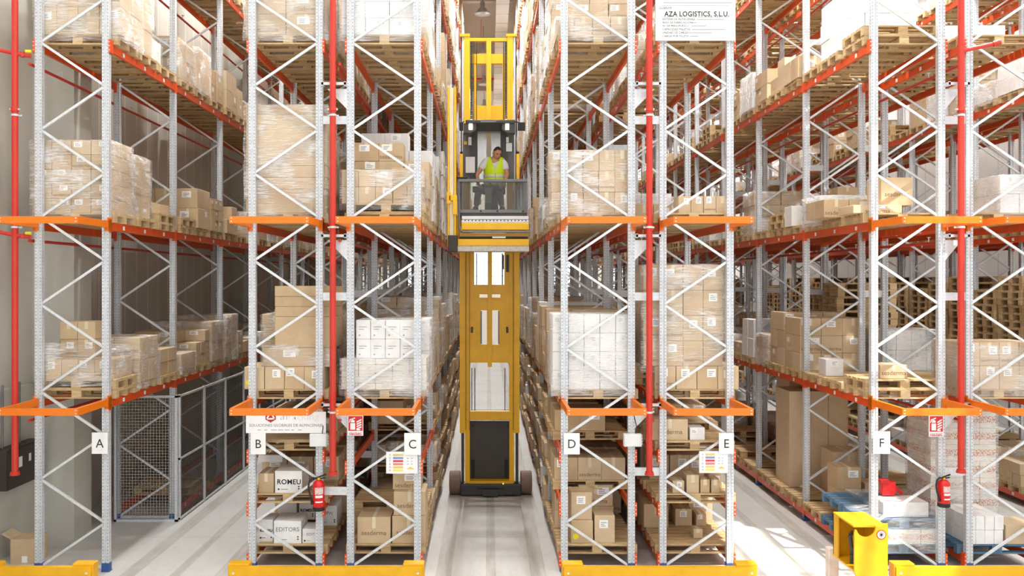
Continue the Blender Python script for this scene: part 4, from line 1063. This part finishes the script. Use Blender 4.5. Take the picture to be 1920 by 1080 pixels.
m = MB(); m.box(-.16,-.02,-.09,.09,.2,.24); m.build('dispenser_top', M_SIGNRED, o)

# wire cage under rack A
CX0, CX1, CY0 = RX['A']+.02, RX['A']+RW+.06, Y0+BAY-.03
def wire_panel(name, L, H, pitchx, pitchz, t=.0045):
    m = MB(); n = int(L/pitchx)
    for i in range(1, n): x = L*i/n; m.box(x-t/2, x+t/2, -.003, .003, .04, H-.04)
    k = int(H/pitchz)
    for i in range(1, k): z = H*i/k; m.box(.03, L-.03, -.002, .002, z-t/2, z+t/2)
    return m
o = thing('wire_mesh_cage', 'galvanised wire mesh cage closing off the floor level under rack A', 'cage', (CX0, CY0, 0))
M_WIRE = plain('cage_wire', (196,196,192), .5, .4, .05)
H = 2.28; Lf = CX1-CX0
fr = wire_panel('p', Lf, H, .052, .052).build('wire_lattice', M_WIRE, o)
m = MB()
for z in (.0, H/2-.0, H-.05): m.box(0, Lf, -.02, .02, z, z+.04) if z != H/2 else None
m.box(0,.04,-.02,.02,0,H); m.box(Lf-.05,Lf,-.02,.02,0,H); m.build('panel_frame', M_GALV, o)
y = .05
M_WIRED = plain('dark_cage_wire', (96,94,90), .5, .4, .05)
for i in range(11):
    pl = 1.38
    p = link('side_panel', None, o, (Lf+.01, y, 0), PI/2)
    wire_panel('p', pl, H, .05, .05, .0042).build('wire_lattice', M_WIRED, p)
    m = MB()
    for x in (0, pl-.04): m.box(x, x+.04, -.02, .02, 0, H)
    for z in (.02, 1.1, H-.05): m.box(0, pl, -.018, .018, z, z+.035)
    m.build('panel_frame', M_GALV, p)
    y += 1.4
# ------------------------------------------------------------------ man-up turret truck in the aisle
T = thing('turret_truck', 'tall yellow man-up turret truck with raised cabin in the middle aisle', 'truck', (0,0,0))
def pbx(m, px0, px1, py0, py1, y, d): m.box(wx(px0,y), wx(px1,y), y, y+d, wz(py1,y), wz(py0,y))
def P3(px, py, y): return (wx(px,y), y, wz(py,y))
YM = 17.85
EACH = {'plate_rim','guide_block','mast_side_rail','lift_chain','hydraulic_hose','chassis_grip','chassis_bolt','inner_column','outer_rail','rail_edge','head_tie','inner_side_strip','mast_cable','notice_label','side_gate','gate_cap','front_post','screen_knob','control_pod','pedal','step_edge','auxiliary_mast'}
def part(name, mat, boxes, y=YM, d=.2, bev=0, parent=T):
    if name in EACH and len(boxes) > 1:
        for b in boxes: part(name, mat, [b], y, d, bev, parent)
        return
    m = MB()
    for b in boxes: pbx(m, b[0], b[1], b[2], b[3], b[4] if len(b) > 4 else y, b[5] if len(b) > 5 else d)
    o = m.build(name, mat, parent)
    if bev: bevel(o, bev, 2)
    return o
# lower (outer) mast
part('mast_column', M_YEL, [(862,872,440,812),(872,881,440,912,YM+.03,.2)])
part('mast_column', M_YEL, [(964,974,440,812),(955,964,440,912,YM+.03,.2)])
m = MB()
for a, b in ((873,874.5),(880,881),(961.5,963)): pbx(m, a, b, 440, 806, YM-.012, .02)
m.build('mast_groove_shade', plain('mast_shadow_gap', (176,128,8), .5, 0, .02), T)  # darker yellow strips stand in for the shade in the mast grooves
part('centre_beam', M_YEL, [(914.5,922.5,470,688)], YM-.02, .1)
# lift cross plates with their openings
PLY = YM+.06
part('cross_plate', M_YEL, [(881,955,534,552),(881,899,552,558),(914,922,552,558),(938,955,552,558),(881,955,558,582),(881,901,582,646),(936,955,582,646),(913,923,582,646),(881,955,646,680)], PLY, .04)
part('plate_rim', M_GREY, [(901,903.5,583,645),(934,936,583,645)], PLY-.01, .06)
part('guide_block', M_DARK, [(883,887,613,624),(949,953,613,624)], PLY-.02, .03)
part('mast_side_rail', M_YEL, [(881,889,470,534),(946,955,470,534)], PLY, .08)
part('mast_tie', M_YEL, [(872,964,771,788)], YM+.02, .12, .01)
part('lift_chain', M_BLACK, [(884,885.2,690,771),(889.5,891,690,771),(946,947.5,690,771),(893,894.5,475,534),(941,943,475,534)], YM+.18, .03)
part('hydraulic_hose', M_DARK, [(949,954,478,510),(943,945,478,505)], YM+.0, .03)
# chassis
part('chassis_panel', plain('chassis_paint', (66,60,50), .45, 0, .05), [(880,962,789,905)], YM+.22, 1.6, .02)
part('chassis_grip', M_BLACK, [(884,890,862,896),(946,952,862,896)], YM+.195, .03)
part('chassis_bolt', M_BLACK, [(885,887.5,796,799),(950,952.5,796,799)], YM+.2, .025)
part('yellow_sill', M_YEL, [(880,962,902,908)], YM+.0, .2)
part('bumper_bar', M_DARK, [(863,977,908,929)], YM-.06, .3, .02)
part('bumper_slot', M_BLACK, [(895,944,915,917.5)], YM-.068, .02)
part('bumper_step', M_DARK, [(904,934,919,931)], YM-.14, .1, .01)
part('support_leg', M_DARK, [(865,870,812,905)], YM+.03, .15); part('support_leg', M_DARK, [(967,972,812,905)], YM+.03, .15)
part('warning_beacon', emit('beacon_lamp', (255,190,60), 4), [(942.5,944.5,906,908)], YM-.07, .01)
M_TYRE = plain('polyurethane_tyre', (134,108,96), .6, 0, .05)
for a, b in ((842,863),(977,998)):
    w = MB(); y = YM-.05; x0, x1 = wx(a,y), wx(b,y); w.ring((x0,y+.25,.235),(x1,y+.25,.235),.235,n=28); wh = w.build('load_wheel', M_TYRE, T); bevel(wh, .02, 2)
    h = MB(); h.ring((x0-.004,y+.25,.235),(x1+.004,y+.25,.235),.09,n=16); h.build('wheel_hub', M_DARK, wh)
# upper (inner) mast
YU = YM+.12
part('inner_column', M_YEL, [(870,881,68,480),(951,962,68,480)], YU, .16)
part('outer_rail', M_GALV, [(866,869.5,66,480),(963,966.5,66,480)], YU+.03, .1)
part('rail_edge', M_BLACK, [(864,866,68,400),(966.5,968.5,68,400)], YU+.05, .08)
part('head_plate', M_YEL, [(862,881,63,68)], YU-.02, .3); part('head_plate', M_YEL, [(949,969,63,68)], YU-.02, .3)
part('head_tie', M_YEL, [(881,951,71,77),(881,951,101,119)], YU+.04, .1)
part('mid_plate', M_YEL, [(889,948,198,226)], YU+.04, .06)
part('centre_beam', M_YEL, [(912,921,72,340)], YU-.03, .1)
part('inner_side_strip', M_YEL, [(889,894,119,226),(942,947,119,226)], YU+.05, .06)
m = MB()
for a in (881.5, 946.5):
    for i in range(44):
        y0_ = 78+i*3.3; pbx(m, a, a+5, y0_, y0_+2.2, YU+.02, .05)
m.build('chain', M_DARK, T)
part('mast_cable', M_BLACK, [(888,889,77,226),(893,894.2,77,226),(943.5,945,77,226)], YU, .02)

# cabin
YC = 16.62
part('roof_guard', M_DARK, [(873,966,224,231,YC-.05,1.15)], bev=.02)
part('roof_name_strip', M_GREY, [(901,930,226.3,229.3,YC-.056,.01)])
for s in (0, 1):
    m = MB(); y = YC
    q = [(869,231),(893,231),(893,243),(884,249),(869,249)] if s == 0 else [(966,231),(966,249),(951,249),(941,243),(941,231)]
    k = len(q); m.v += [P3(a, b, y) for a, b in q] + [(P3(a, b, y)[0], y+.25, P3(a, b, y)[2]) for a, b in q]
    m.f.append(tuple(reversed(range(k))) if s == 0 else tuple(reversed(range(k)))); m.uv += [(0,0)]*k; m.mi.append(0); m.f.append(tuple(range(k,2*k))); m.uv += [(0,0)]*k; m.mi.append(0)
    for i in range(k): j = (i+1) % k; m.f.append((i,j,k+j,k+i)); m.uv += [(0,0)]*4; m.mi.append(0)
    m.build('lamp_housing', M_DARK, T)
M_HEAD = emit('work_lamp_lens', (255,250,236), 5)
part('work_lamp', M_HEAD, [(879,886,232,243)], YC-.03, .03, .005); part('work_lamp', M_HEAD, [(947.5,954.5,232,243)], YC-.03, .03, .005)
for a, b in ((861.5,868.5),(971,985)):
    mr = part('mirror', M_BLACK, [(a,b,229,245)], YC-.02, .04, .012)
    m = MB(); x = (a+b)/2; m.bar(P3(x,231,YC), P3(917 if False else (870 if a < 900 else 965),228,YC+.03), .02, .02); m.build('mirror_arm', M_BLACK, mr)
M_PILL = plain('cabin_pillar_grey', (104,100,96), .5, 0, .04)
part('pillar_outer', M_PILL, [(868,882,249,337)], YC+.55, .35); part('pillar_inner', M_DARK, [(882,895,243,337)], YC+.5, .3)
part('pillar_outer', M_PILL, [(951,964,249,337)], YC+.55, .35); part('pillar_inner', M_DARK, [(939,951,243,337)], YC+.5, .3)
part('rear_window', glass_mat('misted_glass', (.9,.92,.94,1), .45), [(895,939,240,337)], YC+.86, .02)
part('clipboard_sheet', M_WHITE, [(873,890.5,294,324)], YC+.48, .008)
part('notice_label', M_LABEL, [(949,960,268,284),(949,954,257,267),(878,884,257,272)], YC+.49, .008)
part('yellow_label', plain('amber_label', (230,190,70), .5, 0, 0), [(870,876,265,271)], YC+.54, .008)
part('side_gate', M_YEL, [(862,868,288,336),(968,974,288,336)], YC+.2, .06, .01)
part('gate_cap', M_BLACK, [(862.5,867.5,284,288),(968.5,973.5,284,288)], YC+.2, .06)
part('cabin_floor', M_DARK, [(862,988,399,405)], YC-.1, 1.2)
part('front_rail', M_GREY, [(858,989,335.5,341)], YC-.12, .07, .008)
part('front_post', M_GREY, [(858,862,341,399),(986,989.5,341,399)], YC-.11, .05)
part('bottom_rail', M_GREY, [(862,986,393,399)], YC-.12, .06)
part('front_screen', M_SMOKE, [(862,986,341,393)], YC-.09, .012)
part('screen_knob', M_BLACK, [(900,903,394.5,397.5),(931,934,394.5,397.5),(979,982.5,394.5,397.5)], YC-.13, .015)
part('armrest_tray', M_BLACK, [(857,876,331.5,335)], YC-.1, .2, .01)
part('console', M_GREY, [(906,926,346,362),(909,922,362,394)], YC+.16, .14, .015)
part('console_panel', plain('light_console', (176,180,178), .5, 0, .02), [(909,922,352,381)], YC+.15, .012)
part('control_pod', M_DARK, [(886,902,349,359),(926,943,349,358)], YC+.14, .25, .015)
part('operator_seat', M_BLACK, [(905,948,352,362)], YC+.45, .4, .03)
part('seat_column', M_DARK, [(920,934,362,400)], YC+.58, .15)
part('hanging_sheet', M_WHITE, [(895,902,371,384)], YC+.2, .01)
part('pedal', M_DARK, [(884,897,392,397),(934,946,392,397)], YC+.06, .2)
# fork carriage below the cabin
YF_ = YC-.22
part('step_edge', M_WHITE, [(866,991,405,411),(866,991,412,417.5)], YF_+.02, .3)
m = MB()
for i in range(18): pbx(m, 871+i*6.7, 873+i*6.7, 412.5, 414.5, YF_+.012, .02)
m.build('step_stud', M_BLACK, T)
part('carriage_beam', M_YEL, [(865,992,418,431)], YF_, .35, .012); part('carriage_beam', M_YEL, [(858,992,448,461)], YF_, .5, .012)
part('carriage_plate', plain('carriage_ochre', (206,150,10), .4, 0, .03), [(862,991,437,446)], YF_+.05, .3)
part('carriage_gap_shade', M_BLACK, [(862,990,443.5,447.5)], YF_+.04, .2)  # black bar stands in for the shade in the gap between carriage beams
part('carriage_bolt', M_WHITE, [(923,948,443.5,446.5)], YF_+.02, .03)
part('underside_strip', plain('pale_strip', (222,218,210), .5, 0, .1, 30), [(858,992,461,471)], YF_+.02, .6)
m = MB(); pts = [P3(a, b, YF_-.02) for a, b in ((860.5,352),(860.5,395),(860.5,424),(863,431),(868,434.5),(991,434.5))]; m.tube(pts, .022, 10); m.build('bumper_tube', M_GREY, T)
# auxiliary lift mast on the fork side
YA = 16.3
part('auxiliary_mast', M_YEL, [(839,842.5,163,462),(851,855,163,462)], YA, .22, .008)
part('auxiliary_cylinder', plain('pale_ram', (232,222,190), .3, .1, .02), [(843,850.5,165,462)], YA+.03, .16)
part('auxiliary_bracket', M_YEL, [(837.5,845,360,382),(842,857,366,376),(849,857,376,402)], YA-.03, .05, .006)
part('auxiliary_foot', plain('dark_foot_rubber', (62,58,52), .6, 0, .05), [(840,857,441,472)], YA-.03, .3, .012)
part('carriage_arm', M_YEL, [(852,864,404,462)], YF_+.25, .3)

# ------------------------------------------------------------------ the operator
M_SKIN = plain('skin', (196,142,112), .5, 0, .03); M_HAIR = plain('short_dark_hair', (58,44,36), .8, 0, .1, 60)
M_SHIRT = plain('white_tshirt', (226,226,232), .8, 0, .03); M_VEST = plain('hi_vis_yellow', (214,242,20), .6, 0, .02)
M_BAND = plain('reflective_band', (220,224,220), .35, .1, .02); M_TROU = plain('brown_trousers', (132,104,92), .8, 0, .06); M_SHOE = plain('work_shoes', (52,44,40), .6, 0, .05)
def skin_mesh(vs, es, rs, root=0, sub=2):
    me = bpy.data.meshes.new('skin'); me.from_pydata(vs, es, []); ob = bpy.data.objects.new('skin', me); COL.objects.link(ob)
    sm = ob.modifiers.new('s', 'SKIN'); sm.use_smooth_shade = True
    for i, r in enumerate(rs):
        d = me.skin_vertices[0].data[i]; d.radius = r if isinstance(r, tuple) else (r, r); d.use_root = (i == root)
    ob.modifiers.new('d', 'SUBSURF').levels = sub; ob.modifiers['d'].render_levels = sub
    dg = bpy.context.evaluated_depsgraph_get(); out = bpy.data.meshes.new_from_object(ob.evaluated_get(dg))
    bpy.data.objects.remove(ob); return out
OX, OY = .13, 17.16
def pz(px, py, y=OY): return Vector((wx(px,y), y, wz(py,y)))
def at(px, py, y): return tuple(pz(px, py, y))
J = dict(pelvis=at(926,352,17.2), belly=at(926,338,17.18), chest=at(927,314,17.16), neckb=at(928.5,299.5,17.13), neck=at(930.5,295,17.10), skull=at(932,288,17.07),
         lsh=at(910,305,17.13), lel=at(894.5,327,17.05), lwr=at(896,344,16.86), lhd=at(899,347,16.80),
         rsh=at(945.5,306,17.13), rel=at(951,329,17.05), rwr=at(943,344,16.86), rhd=at(940,347,16.80),
         lhip=at(918,355,17.15), lkn=at(897,358,16.84), lan=at(893,388,16.84), lto=at(890,392,16.70),
         rhip=at(934,355,17.15), rkn=at(937,358,16.84), ran=at(941,388,16.84), rto=at(943,392,16.70))
names = list(J); vs = [J[n] for n in names]; ix = {n: i for i, n in enumerate(names)}
rad = dict(pelvis=(.15,.12), belly=(.135,.11), chest=(.16,.115), neckb=(.075,.07), neck=.055, skull=.06, lsh=.062, lel=.043, lwr=.03, lhd=(.036,.022), rsh=.062, rel=.043, rwr=.03, rhd=(.036,.022),
           lhip=.085, lkn=.06, lan=.042, lto=.035, rhip=.085, rkn=.06, ran=.042, rto=.035)
E = [('pelvis','belly'),('belly','chest'),('chest','neckb'),('neckb','neck'),('neck','skull'),('neckb','lsh'),('lsh','lel'),('lel','lwr'),('lwr','lhd'),('neckb','rsh'),('rsh','rel'),('rel','rwr'),('rwr','rhd'),
     ('pelvis','lhip'),('lhip','lkn'),('lkn','lan'),('lan','lto'),('pelvis','rhip'),('rhip','rkn'),('rkn','ran'),('ran','rto')]
body = skin_mesh(vs, [(ix[a], ix[b]) for a, b in E], [rad[n] for n in names])
bm = bmesh.new(); bm.from_mesh(body)
# head: shaped sphere with brow, nose, jaw and ears, looking down to one side
HM = Matrix.Translation(Vector(at(932,287.5,17.06))) @ Matrix.Rotation(math.radians(20), 4, 'Z') @ Matrix.Rotation(math.radians(30), 4, 'X') @ Matrix.Rotation(math.radians(6), 4, 'Y')
hb = bmesh.new(); bmesh.ops.create_uvsphere(hb, u_segments=28, v_segments=20, radius=1)
for v in hb.verts:
    x, y, z = v.co; w = .076*(1 - .22*max(0, -z)**1.5); f = 0
    if y < 0:
        f = .012*math.exp(-((x/.16)**2 + ((z+.12)/.22)**2))*1.9 - .006*(math.exp(-(((abs(x)-.36)/.16)**2 + ((z-.12)/.13)**2))) + .006*math.exp(-((x/.4)**2+((z+.62)/.2)**2)) + .004*math.exp(-(((abs(x)-.3)/.3)**2+((z-.33)/.1)**2))
        f -= .003*math.exp(-((x/.3)**2+((z+.42)/.05)**2))
    v.co = Vector((x*w, y*.096 - f - (.008 if z < -.4 and y < 0 else 0), z*.122))
for s in (-1, 1):
    r = bmesh.ops.create_uvsphere(hb, u_segments=10, v_segments=8, radius=1)
    for v in r['verts']: v.co = Vector((s*.077 + v.co.x*.011, v.co.y*.02 + .012, v.co.z*.032 - .005))
hb.transform(HM @ Matrix.Scale(1.06, 4)); tmp = bpy.data.meshes.new('h'); hb.to_mesh(tmp); bm.from_mesh(tmp)
# five fingers and a thumb side on each hand, curled over the controls
for s, hd, wr in ((1,'lhd','lwr'),(-1,'rhd','rwr')):
    p = Vector(J[hd]); d = (p-Vector(J[wr])).normalized(); side = d.cross(Vector((0,0,1))).normalized()
    for k in range(4):
        b = p + side*(-.027+.018*k) + d*.012; L = (.06,.072,.068,.052)[k]
        q = MB(); k1 = b+d*L*.45+Vector((0,0,-.004)); k2 = k1+d*L*.25+Vector((0,0,-.022)); k3 = k2+Vector((0,0,-.02))-d*.004
        q.ring(b-d*.02, k1, .0085, .008, 8); q.ring(k1, k2, .008, .0075, 8); q.ring(k2, k3, .0075, .006, 8)
        mm = q.mesh('f', M_SKIN); bm.from_mesh(mm)
    t = p + side*(.03*s) - d*.03; q = MB(); q.ring(t, t+side*.03*s+d*.02, .010, .009, 8); q.ring(t+side*.03*s+d*.02, t+side*.035*s+d*.05+Vector((0,0,-.01)), .009, .007, 8)
    bm.from_mesh(q.mesh('f', M_SKIN))
bm.to_mesh(body); bm.free(); body.materials.clear(); body.materials.append(M_SKIN)
for p in body.polygons: p.use_smooth = True; p.material_index = 0
op = link('person', body); op.name = 'person'
tag(op, 'person in a yellow high-visibility vest seated at the raised truck controls, looking down', 'person')
def cloth(name, m, keys, edges, grow, sub=2, root=0, rr=None, ends=None):
    R = dict(rad); R.update(rr or {}); V = [list((ends or {}).get(k, J[k])) for k in keys]
    g = lambda r: tuple(a+grow for a in r) if isinstance(r, tuple) else r+grow
    me = skin_mesh([tuple(v) for v in V], [(keys.index(a), keys.index(b)) for a, b in edges], [g(R[k]) for k in keys], root, sub)
    me.materials.clear(); me.materials.append(m)
    for p in me.polygons: p.use_smooth = True; p.material_index = 0
    return link(name, me, op)
mid = lambda a, b, t: tuple(Vector(J[a]).lerp(Vector(J[b]), t))
cloth('tshirt', M_SHIRT, ['pelvis','belly','chest','neckb','lsh','lel','rsh','rel'], [('pelvis','belly'),('belly','chest'),('chest','neckb'),('neckb','lsh'),('lsh','lel'),('neckb','rsh'),('rsh','rel')], .012,
      rr={'lel':.058,'rel':.058,'neckb':(.082,.085),'lsh':.066,'rsh':.066}, ends={'lel': mid('lsh','lel',.62), 'rel': mid('rsh','rel',.62)})
cloth('trousers', M_TROU, ['pelvis','lhip','lkn','lan','rhip','rkn','ran'], [('pelvis','lhip'),('lhip','lkn'),('lkn','lan'),('pelvis','rhip'),('rhip','rkn'),('rkn','ran')], .014)
cloth('shoe', M_SHOE, ['lan','lto'], [('lan','lto')], .016, ends={'lan': at(893,391,16.84)}); cloth('shoe', M_SHOE, ['ran','rto'], [('ran','rto')], .016, ends={'ran': at(941,391,16.84)})
# vest: sleeveless front and back panels wrapped round the chest, open collar
def vest():
    m = MB(); rows = []; cx = OX; N = 36
    prof = [(348,.205,.165),(341,.207,.165),(334,.210,.163),(327,.212,.160),(320,.214,.157),(313,.215,.152),(307,.213,.146),(302,.216,.146),(298,.200,.134),(295.2,.165,.118)]
    for py, hw, hd in prof:
        row = []
        for i in range(N):
            a = 2*PI*i/N; sx, sy = math.cos(a), math.sin(a)
            p = Vector((wx(927.5,17.14)+hw*sx*(1-.06*abs(sy)), 17.155+hd*sy, wz(py,17.14)))
            if sy < -.2: # V-neck: the front edges run down to the zip
                half = .125+.02
                if abs(p.x-wx(928.5,17.14)) < .085: p.z = min(p.z, wz(325-28*abs(p.x-wx(928.5,17.14))/.085, 17.14))
            row.append(len(m.v)); m.v.append(tuple(p))
        rows.append(row)
    for a, b in zip(rows[:-1], rows[1:]):
        for i in range(N): j = (i+1) % N; m.f.append((a[i],a[j],b[j],b[i])); m.uv += [(0,0)]*4; m.mi.append(0)
    return m
v = vest().build('hi_vis_vest', M_VEST, op, smooth=True)
m = MB(); N = 36
for py0, py1 in ((333,328.5),(346,342)):
    for i in range(N):
        a, b = 2*PI*i/N, 2*PI*(i+1)/N
        f = lambda t, py: (wx(927.5,17.14)+.2175*math.cos(t)*(1-.06*abs(math.sin(t))), 17.155+.169*math.sin(t), wz(py,17.14))
        m.quad(f(a,py0), f(b,py0), f(b,py1), f(a,py1))
m.build('reflective_band', M_BAND, v)
m = MB(); m.box(wx(928.5,17.14)-.004, wx(928.5,17.14)+.004, 17.155-.175, 17.155-.16, wz(347,17.14), wz(327,17.14)); m.build('vest_zip', M_GREY, v)
# hair cap
hb = bmesh.new(); bmesh.ops.create_uvsphere(hb, u_segments=24, v_segments=16, radius=1)
kill = [v for v in hb.verts if v.co.z < .30 - .55*max(0, v.co.y+.35) or (v.co.y < -.62 and v.co.z < .62)]
bmesh.ops.delete(hb, geom=kill, context='VERTS')
for v in hb.verts: v.co = Vector((v.co.x*.080, v.co.y*.100, v.co.z*.127))
hb.transform(HM @ Matrix.Scale(1.06, 4)); me = bpy.data.meshes.new('hair'); hb.to_mesh(me); me.materials.append(M_HAIR)
for p in me.polygons: p.use_smooth = True
link('hair', me, op)
hb = bmesh.new()
for s in (-1, 1):
    r = bmesh.ops.create_cube(hb, size=1)
    for v in r['verts']: v.co = Vector((s*.029+v.co.x*.034, -.096+v.co.y*.006, .030+v.co.z*.008))
    r = bmesh.ops.create_uvsphere(hb, u_segments=10, v_segments=8, radius=1)
    for v in r['verts']: v.co = Vector((s*.028+v.co.x*.013, -.088+v.co.y*.007, .014+v.co.z*.005))
r = bmesh.ops.create_cube(hb, size=1)
for v in r['verts']: v.co = Vector((v.co.x*.042, -.094+v.co.y*.006, -.054+v.co.z*.007))
hb.transform(HM @ Matrix.Scale(1.06, 4)); me = bpy.data.meshes.new('face'); hb.to_mesh(me); me.materials.append(M_HAIR); link('face_features', me, op)
# ------------------------------------------------------------------ light and camera
W = bpy.data.worlds.new('daylight'); SC.world = W; W.use_nodes = True
bg = W.node_tree.nodes['Background']; bg.inputs[0].default_value = (.93, .97, 1.0, 1); bg.inputs[1].default_value = WORLD_S
S = bpy.data.lights.new('sun', 'SUN'); S.energy = SUN_E; S.angle = math.radians(.6); S.color = (1, .96, .9)
so = link('sun', S); so.rotation_euler = Vector((-.18, .42, -1)).to_track_quat('-Z', 'Y').to_euler()
cam = bpy.data.cameras.new('camera'); co = link('camera', cam); SC.camera = co
co.location = (0, 0, CAM_H); co.rotation_euler = (PI/2, 0, 0)
cam.sensor_width = 36; cam.lens = FOC/1920*36; cam.shift_x = (960-VPX)/1920; cam.shift_y = -(540-VPY)/1920
cam.clip_end = 300
vs_ = SC.view_settings; SC.display_settings.display_device = 'sRGB'
vs_.view_transform = 'Standard'; vs_.look = 'None'; vs_.gamma = 1; vs_.use_curve_mapping = False; vs_.exposure = EXPO
SC.cycles.transparent_max_bounces = 24; SC.cycles.max_bounces = 7; SC.cycles.diffuse_bounces = 4; SC.cycles.glossy_bounces = 3
SC.cycles.caustics_reflective = False; SC.cycles.caustics_refractive = False; SC.cycles.sample_clamp_indirect = 6
SC.cycles.use_denoising = True; SC.cycles.use_adaptive_sampling = True; SC.cycles.adaptive_threshold = .03
